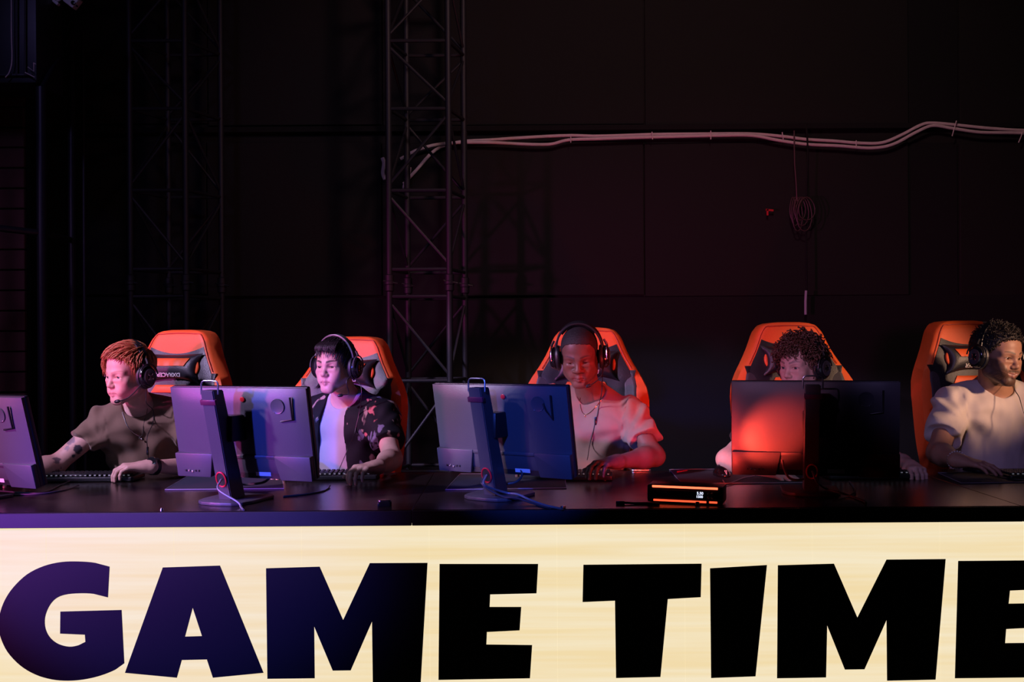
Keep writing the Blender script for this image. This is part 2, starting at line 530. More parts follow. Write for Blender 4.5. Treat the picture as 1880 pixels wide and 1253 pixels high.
# ------------------------------------------------------------------ desk tables and LED screen
for i, (x0, x1, lab) in enumerate(((-4.2, -2.3005, 'black laminate desk table at the left picture edge'), (-2.2995, -0.3305, 'black laminate desk table in front of the ginger and floral-shirt players'),
                                   (-0.3295, 1.6595, 'black laminate desk table carrying the red glowing unit'), (1.6605, 3.7, 'black laminate desk table in front of the bearded player'))):
    d = empty('desk_table', ((x0 + x1) / 2, (DESK_F + DESK_B) / 2, 0))
    tag(d, lab, 'desk', 'black desk tables joined in a row')
    w, dep = x1 - x0, DESK_B - DESK_F
    MB().box((0, 0.006, DESK_Z - 0.0225), (w, dep - 0.012, 0.045), bev=0.002, seg=1).build('desk_top', m_desk, d, smooth=False)
    MB().box((0, -dep / 2 + 0.004, DESK_Z - 0.0255), (w, 0.008, 0.048), bev=0.0015, seg=1).build('front_edge', m_fascia, d, smooth=False)
    for sx in (-1, 1):
        for sy in (-1, 1):
            MB().box((sx * (w / 2 - 0.05), (0.09 if sy < 0 else 0) + sy * (dep / 2 - 0.06), (DESK_Z - 0.045) / 2), (0.05, 0.05, DESK_Z - 0.045), bev=0.004).build('leg', m_truss, d)
    MB().box((0, dep / 2 - 0.06, 0.62), (w - 0.14, 0.03, 0.08), bev=0.003).build('crossbar', m_truss, d)

led = empty('led_screen', (0, LED_Y, 0))
tag(led, 'glowing cream LED screen under the desk reading GAME TIME', 'screen')
mL = bpy.data.materials.new('led_cream_light')
mL.use_nodes = True
nt = mL.node_tree
bs = nt.nodes['Principled BSDF']
bs.inputs['Base Color'].default_value = (0.05, 0.045, 0.04, 1)
bs.inputs['Roughness'].default_value = 0.5
geo = nt.nodes.new('ShaderNodeNewGeometry')
mp = nt.nodes.new('ShaderNodeMapping')
mp.inputs['Scale'].default_value = (0.7, 1, 26)
nt.links.new(geo.outputs['Position'], mp.inputs['Vector'])
nz = nt.nodes.new('ShaderNodeTexNoise')
nz.inputs['Scale'].default_value = 1.4
nz.inputs['Detail'].default_value = 4
nt.links.new(mp.outputs['Vector'], nz.inputs['Vector'])
rp = nt.nodes.new('ShaderNodeValToRGB')
rp.color_ramp.elements[0].position = 0.35
rp.color_ramp.elements[0].color = (0.955, 0.765, 0.44, 1)
rp.color_ramp.elements[1].position = 0.65
rp.color_ramp.elements[1].color = (0.985, 0.855, 0.60, 1)
nt.links.new(nz.outputs['Fac'], rp.inputs['Fac'])
nt.links.new(rp.outputs['Color'], bs.inputs['Emission Color'])
bs.inputs['Emission Strength'].default_value = 0.93
LZ1 = 0.697
tw = 0.42
for r in range(2):
    for c in range(-9, 9):
        x0 = 0.143 + c * tw
        z1 = LZ1 - r * 0.345
        z0 = z1 - 0.3446
        MB().box((x0 + tw / 2, 0.02, (z0 + z1) / 2), (tw - 0.0003, 0.04, z1 - z0), bev=0.0004, seg=1).build('led_tile', mL, led, smooth=False)
MB().box((0, 0.05, 0.35), (7.7, 0.02, 0.69), bev=0.002).build('backing_frame', m_steel_dark, led, smooth=False)


def led_letter(name, pts, sx, ox, oy, holes=None):
    q = [P(ox + x / sx, oy + y / sx, LED_Y) for x, y in pts]
    bm = bmesh.new()
    loops = [q] + [[P(ox + x / sx, oy + y / sx, LED_Y) for x, y in h] for h in (holes or [])]
    edges = []
    for lp in loops:
        vs = [bm.verts.new((p.x, -0.0012, p.z)) for p in lp]
        edges += [bm.edges.new((vs[i], vs[(i + 1) % len(vs)])) for i in range(len(vs))]
    bmesh.ops.triangle_fill(bm, use_beauty=True, use_dissolve=False, edges=edges, normal=(0, -1, 0))
    r = bmesh.ops.extrude_face_region(bm, geom=bm.faces[:])
    for v in [g for g in r['geom'] if isinstance(g, bmesh.types.BMVert)]:
        v.co.y = 0.0004
    bmesh.ops.recalc_face_normals(bm, faces=bm.faces[:])
    b = MB()
    b._bm(bm)
    return b.build(name, m_letter, led, smooth=False)


G = [(403, 222), (350, 208), (290, 203), (225, 205), (160, 220), (100, 250), (50, 297), (18, 345), (0, 395), (-4, 440), (2, 480), (28, 535), (75, 585), (130, 618), (190, 636),
     (250, 641), (310, 636), (370, 622), (425, 600), (457, 577), (447, 381), (222, 387), (221, 468), (312, 472), (314, 498), (290, 510), (255, 516), (215, 506), (185, 483),
     (168, 450), (166, 410), (180, 370), (205, 340), (240, 325), (290, 320), (345, 322), (397, 335)]
def closed_smooth(pts, keep, n=4):
    out = []
    N = len(pts)
    for i in range(N):
        a, b_, c, d_ = (Vector(pts[(i + k) % N]) for k in (-1, 0, 1, 2))
        out.append(tuple(b_))
        if i in keep or (i + 1) % N in keep:
            continue
        for k in range(1, n):
            t = k / n
            q = 0.5 * ((2 * b_) + (c - a) * t + (2 * a - 5 * b_ + 4 * c - d_) * t * t + (3 * b_ - a - 3 * c + d_) * t ** 3)
            out.append(tuple(q))
    return out


led_letter('letter_g', closed_smooth(G, {0, 19, 20, 21, 22, 23, 24, 36}), 2, 0, 930)
led_letter('letter_a', [(598, 225), (808, 218), (968, 612), (782, 630), (760, 563), (668, 565), (650, 630), (459, 612)], 2, 0, 930, [[(708, 373), (742, 477), (680, 479)]])
led_letter('letter_m', [(977, 228), (1174, 222), (1260, 418), (1358, 209), (1570, 208), (1545, 648), (1369, 649), (1366, 424), (1288, 603), (1222, 604), (1154, 442), (1156, 632), (982, 634)], 2, 0, 930)
led_letter('letter_e', [(807, 1036), (988, 1036), (985, 1090), (900, 1092), (899, 1115), (957, 1115), (954, 1158), (894, 1161), (893, 1184), (977, 1185), (973, 1246), (805, 1249)], 1, 0, 0)
led_letter('letter_t', [(262, 215), (696, 211), (693, 334), (572, 341), (545, 627), (382, 631), (378, 347), (259, 352)], 2, 940, 930)
led_letter('letter_i', [(727, 228), (936, 216), (894, 625), (731, 631)], 2, 940, 930)
led_letter('letter_m', [(976, 217), (1182, 211), (1268, 409), (1375, 196), (1592, 194), (1555, 637), (1377, 641), (1375, 418), (1294, 599), (1222, 600), (1157, 438), (1153, 629), (973, 632)], 2, 940, 930)
led_letter('letter_e', [(1638, 201), (2003, 198), (1998, 302), (1828, 310), (1823, 358), (1940, 356), (1936, 445), (1814, 451), (1810, 503), (1985, 501), (1976, 628), (1626, 632)], 2, 940, 930)

# ------------------------------------------------------------------ monitors
def rrect(w, h, r, n=5, c=(0, 0)):
    pts = []
    for (sx, sy, a0) in ((1, 1, 0), (-1, 1, 90), (-1, -1, 180), (1, -1, 270)):
        for k in range(n + 1):
            a = math.radians(a0 + 90 * k / n)
            pts.append((c[0] + sx * (w / 2 - r) + r * math.cos(a), c[1] + sy * (h / 2 - r) + r * math.sin(a)))
    return pts


RX90 = Matrix.Rotation(PI / 2, 3, 'X')     # local XY outline -> XZ plane, extrusion towards -Y


def monitor(px, py, yaw, top_z, tilt, label, xo=0.0, logo=0.03, hook_v=False, s=1.0):
    loc = P(px, py, 1.0)
    D = (CAM_Z - DESK_Z) / (CAM_Z - loc.z)
    loc = P(px, py, D)
    root = empty('monitor', (loc.x, loc.y, DESK_Z), rotm(yaw))
    tag(root, label, 'monitor', 'monitors seen from behind on the desk')
    W, H, T = 0.585 * s, 0.345 * s, 0.026
    # stand
    base = [(-0.10, -0.035), (-0.088, -0.075), (-0.06, -0.098), (-0.02, -0.105), (0.02, -0.105), (0.06, -0.098), (0.088, -0.075), (0.10, -0.035), (0.10, 0.10), (0.085, 0.115), (-0.085, 0.115), (-0.10, 0.10)]
    MB().prism(base, 0.0, 0.012, bev=0.003).build('stand_base', m_monitor, root)
    zt = top_z - DESK_Z + 0.0
    lean = 0.30
    lean_v = Vector((0, -lean, 1.0))
    # column: slanted prism in the YZ plane
    cw, cd = 0.050, 0.062

    def column(z0, z1, w, d0, d1, inset=0.0):
        vs = []
        for z in (z0, z1):
            y = -lean * z
            d = d0 if z == z0 else d1
            for (sx, sy) in ((-1, -1), (1, -1), (1, 1), (-1, 1)):
                vs.append((sx * w / 2, y + (-d / 2 if sy < 0 else d / 2) + inset, z))
        bm = bmesh.new()
        q = [bm.verts.new(v) for v in vs]
        for f in ((0, 1, 2, 3), (4, 5, 6, 7), (0, 1, 5, 4), (1, 2, 6, 5), (2, 3, 7, 6), (3, 0, 4, 7)):
            bm.faces.new([q[i] for i in f])
        bmesh.ops.recalc_face_normals(bm, faces=bm.faces[:])
        bmesh.ops.bevel(bm, geom=bm.edges[:], offset=0.003, segments=2, affect='EDGES')
        b = MB()
        b._bm(bm)
        return b
    col = column(0.010, zt - 0.008, cw, 0.085, 0.060).build('stand_column', m_monitor, root)
    # slider marker band and carry handle
    zb = zt - 0.048
    yb = -lean * zb
    MB().box((0, yb - 0.028, zb), (cw + 0.010, 0.014, 0.018), Matrix.Rotation(math.atan(lean), 3, 'X'), bev=0.002).build('slider_band', mat('slider_maroon', (0.10, 0.02, 0.05), 0.35), col)
    ht = zt - 0.01
    yh = -lean * ht - 0.012
    hw = 0.033
    pts = [(-hw, yh, ht - 0.012), (-hw, yh, ht + 0.022), (-hw + 0.003, yh, ht + 0.029), (-hw + 0.010, yh, ht + 0.033), (hw - 0.010, yh, ht + 0.033), (hw - 0.003, yh, ht + 0.029), (hw, yh, ht + 0.022), (hw, yh, ht - 0.012)]
    MB().tube(pts, 0.0030, 8).build('carry_handle', mat('handle_steel', (0.35, 0.35, 0.4), 0.3, 0.9), root)
    # cable hole with red rim
    zr = 0.085
    yr = -lean * zr - 0.040
    Rr = Matrix.Rotation(PI / 2 + math.atan(lean * 1.02), 3, 'X')
    MB().lathe([(0.016, -0.003), (0.016, 0.003), (0.0, 0.0031)], (0, yr, zr), Rr, 20, 1.0, 1.45).build('cable_hole', m_black_plastic, root)
    pts = []
    for k in range(20):
        a = 2 * PI * k / 20
        pts.append(Rr @ Vector((0.0185 * math.cos(a), 0.0265 * math.sin(a), 0.002)) + Vector((0, yr, zr)))
    MB().tube(pts, 0.0032, 8, closed=True).build('hole_rim', m_red_plastic, root)
    # panel: everything below is built in the panel's own frame
    pan = empty('display', (xo, 0.045, zt - H / 2), Matrix.Rotation(math.radians(tilt), 3, 'X'))
    pan.parent = root
    MB().prism(rrect(W, H, 0.006), -0.008, 0.008, (0, 0.010, 0), RX90, bev=0.0015).build('bezel', m_monitor_side, pan)
    MB().prism(rrect(W - 0.012, H - 0.014, 0.003), 0, 0.0012, (0, 0.0195, 0.002), RX90).build('screen', m_screen, pan)
    # back shell, bulged toward the camera
    bm = bmesh.new()
    nx, nz = 20, 12
    g = []
    for j in range(nz + 1):
        row = []
        for i in range(nx + 1):
            u, v = -1 + 2 * i / nx, -1 + 2 * j / nz
            e = max(abs(u), abs(v))
            bul = 0.013 * (1 - abs(u) ** 4) * (1 - abs(v) ** 4) ** 0.8 + 0.013
            row.append(bm.verts.new((u * (W / 2 - 0.002), -bul if e < 1 else -0.010, v * (H / 2 - 0.002))))
        g.append(row)
    for j in range(nz):
        for i in range(nx):
            bm.faces.new((g[j][i], g[j][i + 1], g[j + 1][i + 1], g[j + 1][i]))
    r = bmesh.ops.extrude_face_region(bm, geom=bm.faces[:])
    for v in [q for q in r['geom'] if isinstance(q, bmesh.types.BMVert)]:
        v.co.y = 0.003
    bmesh.ops.recalc_face_normals(bm, faces=bm.faces[:])
    b = MB()
    b._bm(bm)
    b.build('back_shell', m_monitor, pan)
    # lower chin either side of the connector bay
    zc0, zc1 = -H / 2 + 0.001, -H / 2 + 0.088
    MB().prism([(-W / 2 + 0.002, zc0), (-0.135, zc0), (-0.118, zc1 - 0.006), (-0.118, zc1), (-W / 2 + 0.002, zc1)], 0, 0.022, (0, -0.010, 0), RX90, bev=0.003).build('lower_panel', m_monitor, pan)
    MB().prism([(0.150, zc0), (W / 2 - 0.002, zc0), (W / 2 - 0.002, zc1), (0.133, zc1), (0.133, zc1 - 0.006)], 0, 0.022, (0, -0.010, 0), RX90, bev=0.003).build('lower_panel', m_monitor, pan)
    MB().prism([(-0.118, zc1 - 0.012), (0.133, zc1 - 0.012), (0.133, zc1), (-0.118, zc1)], 0, 0.020, (0, -0.010, 0), RX90, bev=0.002).build('bay_lintel', m_monitor, pan)
    MB().prism([(-0.134, zc0), (0.149, zc0), (0.132, zc1 - 0.013), (-0.119, zc1 - 0.013)], 0, 0.005, (0, -0.012, 0), RX90).build('connector_bay', m_monitor_side, pan)
    # buttons
    for k in range(5):
        MB().lathe([(0.004, 0), (0.004, 0.0025), (0.0028, 0.0036)], (-0.235 + k * 0.0135, -0.0315, zc0 + 0.024 + (-0.004 if k == 2 else 0)), RX90, 10).build('button', m_silver if k in (1, 2) else m_monitor_side, pan)
    # sticker in the bay
    st = MB().box((0.075, -0.0185, zc0 + 0.037), (0.060, 0.0012, 0.054)).build('rating_sticker', m_paper, pan, smooth=False)
    MB().box((0.083, -0.0195, zc0 + 0.052), (0.030, 0.0012, 0.018)).build('sticker_block', m_black_plastic, st, smooth=False)
    MB().box((0.062, -0.0195, zc0 + 0.036), (0.026, 0.0012, 0.003)).build('sticker_bar', m_black_plastic, st, smooth=False)
    # dimple and folded headphone hook
    dz = H / 2 - 0.062
    MB().lathe([(0.027, 0), (0.026, 0.003), (0.020, 0.0015), (0.0, 0.001)], (0.175 * s, -0.0225, dz), RX90, 24).build('hook_dimple', mat('hook_dimple_blue', (0.055, 0.055, 0.07), 0.3), pan)
    x1 = 0.232 * s
    hk = [(x1, -0.026, dz + 0.033), (x1, -0.026, dz - 0.045), (x1 - 0.045, -0.026, dz - 0.052)] if not hook_v else [(x1, -0.026, dz + 0.033), (x1, -0.026, dz - 0.052), (x1 - 0.022, -0.026, dz - 0.022), (x1 - 0.032, -0.026, dz + 0.004)]
    MB().tube(hk, 0.0035, 8).build('headphone_hook', m_monitor_side, pan)
    for dx_ in (-0.014, 0.012):
        MB().ball((0.175 * s + dx_, -0.0245, dz - 0.022), 0.0022, u=8, v=6).build('screw', m_silver, pan)
    # hub joining column and panel, with the red logo disc peeking out
    zh = zt - H / 2 + 0.02
    y0, y1 = -lean * zh + 0.02, 0.03
    MB().box((xo * 0.5, (y0 + y1) / 2, zh), (0.07, abs(y1 - y0) + 0.012, 0.09), bev=0.006).build('hub', m_monitor_side, root)
    if logo:
        MB().lathe([(0.009, 0), (0.009, 0.002), (0.007, 0.003)], (logo, -0.0245, H / 2 - 0.038), RX90, 20).build('logo_disc', m_red_plastic, pan)
    return root


mon1 = monitor(-58, 918, -25, 1.125, 14, 'monitor cut off by the left picture edge, washed in magenta light', s=0.95)
mon2 = monitor(428, 921, -19, 1.150, 11, 'monitor back in violet light beside the floral-shirt player', xo=0.012, s=0.945)
mon3 = monitor(912, 913, -30, 1.150, 11, 'monitor back in bluish grey light in front of the buzz-cut player', hook_v=True, s=0.945, logo=0.03)
mon4 = monitor(1488, 905, -12, 1.150, 7, 'monitor back with a red glow in front of the curly-haired player', xo=0.018, logo=0)


def desk_cable(name, pts, r, m, label, cat='cable', hole=None, dx=0.0):
    """pts: (px, py, height above the desk); hole: monitor whose stand hole the cable leaves"""
    w = []
    if hole is not None:
        Rm = hole.rotation_euler.to_matrix()
        w = [Vector(hole.location) + Rm @ Vector(v) for v in ((dx, -0.060, 0.087), (dx + 0.003, -0.078, 0.080), (dx + 0.012, -0.100, 0.055))]
    for (x, y, h) in pts:
        q = P(x, y, 1.0)
        D = (CAM_Z - DESK_Z - h - r) / (CAM_Z - q.z)
        w.append(P(x, y, D))
    o = MB().tube(spline(w, 6), r, 8).build(name, m)
    return tag(o, label, cat)


m_cable_grey = mat('cable_grey', (0.17, 0.165, 0.19), 0.35)
m_cable_dark = mat('cable_dark_grey', (0.05, 0.05, 0.06), 0.4)
desk_cable('cable', [(436, 922, 0.014), (442, 931, 0.0), (447, 937, 0)], 0.0035, m_cable_grey, 'grey cable dropping from the violet-lit monitor stand to the desk edge', hole=mon2)
desk_cable('cable', [(928, 905, 0.016), (950, 908, 0.013), (970, 917, 0.0), (1000, 928, 0), (1032, 935, 0)], 0.004, m_cable_grey, 'grey cable from the grey-blue monitor stand trailing to a metal plug', hole=mon3)
desk_cable('cable', [(922, 912, 0.014), (948, 915, 0.013), (985, 927, 0), (1010, 934, 0)], 0.0035, m_cable_dark, 'dark cable beside the grey trailing cable of the middle monitor', hole=mon3, dx=-0.007)
desk_cable('cable', [(1515, 897, 0.015), (1535, 903, 0.013), (1560, 911, 0), (1585, 920, 0), (1590, 924, 0)], 0.004, m_cable_grey, 'pale cable trailing from the red-lit monitor stand', hole=mon4)
desk_cable('cable', [(1560, 885, 0), (1566, 893, 0), (1570, 903, 0.004), (1562, 910, 0)], 0.0035, m_cable_dark, 'dark cable hook lying right of the red-lit monitor stand')
for (px, D0, lab) in ((493, 3.545, 'violet-lit monitor'), (955, 3.56, 'grey-blue monitor'), (1405, 3.66, 'red-lit monitor')):
    sgn = -1 if px == 1405 else 1
    c = [P(px - 8 * sgn, 852, D0), P(px + 1 * sgn, 862, D0 - 0.03), P(px + 3 * sgn, 874, D0 - 0.035), P(px - 9 * sgn, 886, D0 - 0.02), P(px - 38 * sgn, 890, D0 - 0.01), P(px - 55 * sgn, 889, D0 - 0.03)]
    if sgn < 0:
        c = [P(1436, 845, 3.54), P(1440, 862, 3.53), P(1448, 877, 3.52), P(1462, 882, 3.52), P(1475, 880, 3.53)]
    o = MB().tube(spline(c, 6), 0.0045, 8).build('display_cable', m_cable_dark if sgn > 0 else m_cable_grey)
    tag(o, 'looped display cable hanging under the %s' % lab, 'cable')
desk_cable('cable', [(0, 902, 0), (40, 905, 0), (80, 905, 0), (112, 891, 0), (128, 884, 0.006)], 0.0028, m_cable_dark, 'thin dark cable running from the keyboard past the leftmost monitor')
desk_cable('cable', [(0, 908, 0), (60, 908, 0), (110, 902, 0), (135, 895, 0), (145, 891, 0.004)], 0.0026, m_cable_grey, 'thin pale cable looping to the ginger player\'s keyboard')
desk_cable('cable', [(520, 912, 0), (560, 908, 0), (590, 903, 0), (602, 898, 0), (606, 892, 0.004)], 0.0028, m_cable_dark, 'keyboard cable curling in front of the floral-shirt player')


# ------------------------------------------------------------------ keyboards, mice, mats
def desk_D(px, py, h=0.0):
    q = P(px, py, 1.0)
    return (CAM_Z - DESK_Z - h) / (CAM_Z - q.z)


def desk_P(px, py, h=0.0):
    return P(px, py, desk_D(px, py, h))


def keyboard(loc, yaw, label, L=0.36, glow=None):
    root = empty('keyboard', (loc[0], loc[1], DESK_Z), rotm(yaw))
    tag(root, label, 'keyboard', 'gaming keyboards on the desk')
    W = 0.135
    MB().prism(rrect(L, W, 0.008), 0.003, 0.020, bev=0.003).build('case', m_black_plastic, root)
    for sx in (-1, 1):
        for sy in (-1, 1):
            MB().lathe([(0.008, 0), (0.008, 0.004)], (sx * (L / 2 - 0.03), sy * (W / 2 - 0.02), 0), n=10).build('foot', m_black_plastic, root)
    keys = MB()
    pitch = 0.0192
    nx = int((L - 0.012) / pitch)
    x0 = -nx * pitch / 2 + pitch / 2
    for r in range(6):
        for c in range(nx):
            if r == 5 and 4 <= c <= 8:
                if c != 6:
                    continue
                keys.box((x0 + c * pitch, -0.048 + 0, 0.026), (pitch * 4.8, 0.0155, 0.009), bev=0.002, seg=1)
                continue
            keys.box((x0 + c * pitch, 0.048 - r * pitch, 0.026), (0.0155, 0.0155, 0.009), bev=0.0025, seg=1)
    ko = keys.build('keycaps', m_key, root)
    ko['kind'] = 'stuff'
    g = MB()
    for r in range(6):
        for c in range(nx):
            g.box((x0 + c * pitch, 0.048 - r * pitch - (0.0085 if r < 5 else 0.0085), 0.0255), (0.007, 0.0016, 0.004))
    go = g.build('key_lights', m_key_glow, root, smooth=False)
    go['kind'] = 'stuff'
    MB().box((0, W / 2 + 0.0005, 0.012), (L * 0.9, 0.002, 0.003)).build('rear_strip', m_mat_edge, root, smooth=False)
    if glow:
        MB().box((L / 2 - 0.03, -W / 2 - 0.0005 + W, 0.014), (0.03, 0.003, 0.003)).build('status_lights', mat('led_green', (0.02, 0.2, 0.08), 0.4, emit=(0.05, 0.9, 0.35), estr=0.8), root, smooth=False)
    return root


p = desk_P(168, 883)
keyboard((p.x, p.y + 0.02), 0, 'black keyboard with small green lights under the ginger player\'s hand', 0.37, True)
p = desk_P(612, 880)
keyboard((p.x, p.y + 0.02), 2, 'black keyboard with white-lit keys in front of the floral-shirt player', 0.36)
p = desk_P(1042, 880)
keyboard((p.x, p.y + 0.02), -6, 'black keyboard under the buzz-cut player\'s hand', 0.36)
p = desk_P(1600, 878)
keyboard((p.x, p.y + 0.02), 0, 'black keyboard hidden behind the red-lit monitor', 0.36)
p = desk_P(1915, 880)
keyboard((p.x, p.y + 0.02), 0, 'black keyboard at the right picture edge', 0.3)


def mousemat(corners, label):
    """front-left, front-right, rear-right, rear-left on the desk, in pixels"""
    q = [desk_P(x, y) for x, y in corners]
    c = sum(q, Vector()) / 4
    root = empty('mouse_mat', (c.x, c.y, DESK_Z))
    tag(root, label, 'mouse mat', 'dark mouse mats on the desk')
    o = [(v.x - c.x, v.y - c.y) for v in q]
    MB().prism(o, 0.0, 0.0035).build('cloth_pad', m_mat, root, smooth=False)
    loop = [(x, y, 0.0033) for x, y in o]
    MB().tube(loop + [loop[0]], 0.0016, 6).build('stitched_edge', m_mat_edge, root)
    return root


mousemat([(303, 901), (521, 899), (517, 872), (352, 872)], 'dark mouse mat behind the violet-lit monitor stand')
mousemat([(818, 901), (1040, 898), (1036, 872), (845, 872)], 'dark mouse mat behind the middle monitor stand')
mousemat([(1252, 890), (1500, 888), (1500, 862), (1229, 864)], 'dark mouse mat with a glowing red front edge left of the red-lit monitor')
mousemat([(1765, 889), (1990, 886), (1960, 866), (1722, 870)], 'dark mouse mat under the bearded player\'s hand')
lg = MB().tube([P(1243, 866, desk_D(1243, 866, 0.005)), P(1262, 864, desk_D(1262, 864, 0.005)), P(1243, 868, desk_D(1243, 868, 0.005))], 0.0012, 5).build('mat_logo', m_red_plastic)
tag(lg, 'faint pointed logo printed on the red-edged mouse mat', 'logo')


def mouse(px, py, yaw, label, led=None):
    p = desk_P(px, py)
    root = empty('computer_mouse', (p.x, p.y, DESK_Z + 0.0034), rotm(yaw))
    tag(root, label, 'mouse', 'computer mice on the desk')
    bm = bmesh.new()
    bmesh.ops.create_uvsphere(bm, u_segments=20, v_segments=12, radius=1.0)
    for v in bm.verts:
        x, y, z = v.co
        z = max(z, -0.15)
        w = 0.031 * (1 - 0.18 * math.exp(-((y - 0.1) / 0.35) ** 2))
        v.co = (x * w, y * 0.060, (z + 0.15) * 0.034 * (1 + 0.12 * y))
    b = MB()
    b._bm(bm)
    b.build('shell', m_black_gloss, root)
    MB().lathe([(0.008, -0.003), (0.008, 0.003)], (0, 0.030, 0.034), Matrix.Rotation(PI / 2, 3, 'Y'), 14).build('scroll_wheel', m_cable_dark, root)
    MB().box((0, 0.035, 0.0335), (0.0015, 0.04, 0.008)).build('button_split', m_monitor_side, root, smooth=False)
    MB().tube([(0.0, -0.057, 0.013), (-0.004, -0.045, 0.028), (0.004, -0.045, 0.028), (0, -0.057, 0.013)], 0.0016, 6).build('logo', led or m_white, root)
    return root


mouse(1325, 876, 8, 'black mouse with a pale logo on the red-edged mat')
mouse(1790, 868, 20, 'black mouse under the bearded player\'s fingers')
mouse(20, 884, 4, 'black mouse hidden behind the leftmost monitor')
mouse(516, 874, 2, 'black mouse hidden behind the violet-lit monitor')
mouse(960, 874, 2, 'black mouse hidden behind the middle monitor')
desk_cable('cable', [(1327, 882, 0.008), (1332, 888, 0.004), (1345, 886, 0.004), (1365, 878, 0.004), (1385, 874, 0.004)], 0.0022, m_cable_grey, 'thin pale mouse cable curling on the red-edged mat')
desk_cable('cable', [(1815, 872, 0.006), (1840, 877, 0.005), (1880, 882, 0.005), (1930, 884, 0.005)], 0.0022, m_cable_dark, 'mouse cable running across the bearded player\'s mat')

# silver-edged phone by the buzz-cut player's elbow
p = desk_P(1172, 862)
ph = empty('smartphone', (p.x, p.y, DESK_Z), rotm(4))
tag(ph, 'dark phone with a silver edge beside the buzz-cut player\'s forearm', 'phone')
MB().prism(rrect(0.085, 0.14, 0.012), 0.0, 0.008, bev=0.002).build('body', m_silver, ph)
MB().prism(rrect(0.080, 0.135, 0.010), 0.0078, 0.0088).build('glass', m_black_gloss, ph)

# small round silver-topped gadget on the desk edge
p = desk_P(706, 930)
gd = empty('desk_puck', (p.x, p.y, DESK_Z), rotm(8))
tag(gd, 'small black puck with a silver top near the desk edge', 'gadget')
MB().prism(rrect(0.048, 0.036, 0.008), 0, 0.016, bev=0.002).build('body', m_black_gloss, gd)
MB().prism(rrect(0.044, 0.030, 0.010), 0.016, 0.0215, bev=0.002).build('lid', m_silver, gd)
MB().box((-0.022, -0.016, 0.007), (0.003, 0.006, 0.010), bev=0.001).build('clip', m_silver, gd)

# little adaptor lying left of the red unit
p = desk_P(1150, 927)
ad = empty('cable_adaptor', (p.x, p.y, DESK_Z), rotm(-8))
tag(ad, 'small black plug adaptor lying left of the red glowing unit', 'adaptor')
MB().box((-0.02, 0, 0.006), (0.03, 0.016, 0.012), bev=0.003).build('plug', m_black_gloss, ad)
MB().tube([(-0.005, 0, 0.006), (0.03, 0.002, 0.004), (0.07, 0.008, 0.004), (0.11, 0.004, 0.004)], 0.004, 8).build('lead', m_cable_black, ad)
p = desk_P(297, 938)
sc_ = MB().lathe([(0.006, 0), (0.006, 0.003), (0.003, 0.009), (0.0, 0.0092)], (p.x, p.y, DESK_Z), n=10).build('desk_bolt', m_silver)
tag(sc_, 'tiny metal bolt at the desk edge in front of the ginger player', 'bolt')
p = desk_P(1034, 936)
pl = MB().box((p.x, p.y, DESK_Z + 0.006), (0.010, 0.022, 0.012), rotm(-30), bev=0.002).build('metal_plug', m_silver)
tag(pl, 'tiny metal plug at the end of the grey trailing cable', 'plug')

# ------------------------------------------------------------------ unit with glowing red light bars
p = desk_P(1266, 927)
un = empty('light_bar_unit', (p.x, p.y + 0.05, DESK_Z), rotm(-19))
tag(un, 'black desk unit with two glowing red light bars and a small display', 'light unit')
UW, UH, UD = 0.252, 0.058, 0.10
MB().box((0, 0, UH / 2 + 0.004), (UW, UD, UH), bev=0.005).build('housing', m_black_plastic, un)
m_red_glow = mat('bar_red_glow', (0.4, 0.03, 0.02), 0.4, emit=(1.0, 0.13, 0.055), estr=2.6)
m_red_glow2 = mat('bar_red_glow_soft', (0.4, 0.03, 0.02), 0.4, emit=(1.0, 0.085, 0.03), estr=1.6)
fy = -UD / 2 - 0.001
MB().tube([(-0.108, fy, UH - 0.001), (0.110, fy, UH - 0.001)], 0.0036, 10).build('light_bar', m_red_glow, un)
MB().tube([(-0.104, fy, 0.011), (0.072, fy, 0.011)], 0.0032, 10).build('light_bar', m_red_glow2, un)
MB().tube([(0.082, fy, 0.011), (0.108, fy, 0.011)], 0.0032, 10).build('light_bar', m_red_glow2, un)
MB().box((0, fy, UH / 2 + 0.004), (UW - 0.02, 0.003, 0.026), bev=0.001).build('front_panel', mat('panel_navy', (0.008, 0.012, 0.05), 0.25), un)
m_disp = mat('display_white', (0.5, 0.5, 0.6), 0.4, emit=(0.75, 0.8, 1.0), estr=1.3)
mt = Matrix.Translation((0.052, fy - 0.0016, UH / 2 + 0.0105)) @ Matrix.Rotation(PI / 2, 4, 'X')
text_mesh('readout', '5.50', 0.0125, m_disp, un, mt, 0.0003, bold=0.0003)
mt = Matrix.Translation((0.050, fy - 0.0016, UH / 2 - 0.001)) @ Matrix.Rotation(PI / 2, 4, 'X')
text_mesh('readout', '1500', 0.0115, m_disp, un, mt, 0.0003, bold=0.0003)
for k in range(5):
    MB().box((-0.09 + k * 0.007, fy - 0.0016, UH / 2 + 0.011 - k * 0.0004), (0.0045, 0.0008, 0.005)).build('panel_mark', mat('mark_blue', (0.10, 0.12, 0.25), 0.4), un, smooth=False)
for k in range(4):
    MB().lathe([(0.004, 0), (0.004, 0.002), (0.003, 0.003)], (0.076 + 0.011 * (k % 2) + 0.004, fy - 0.001, UH / 2 + 0.010 - 0.012 * (k // 2)), RX90, 12).build('knob', mat('knob_navy', (0.03, 0.04, 0.12), 0.3), un)
for sx in (-1, 1):
    MB().box((sx * 0.09, 0, 0.002), (0.02, 0.07, 0.004)).build('foot', m_black_plastic, un, smooth=False)
MB().lathe([(0.008, 0), (0.008, 0.006), (0.005, 0.010)], (0.045, fy - 0.012, 0.003), n=12).build('front_jack', m_cable_dark, un)
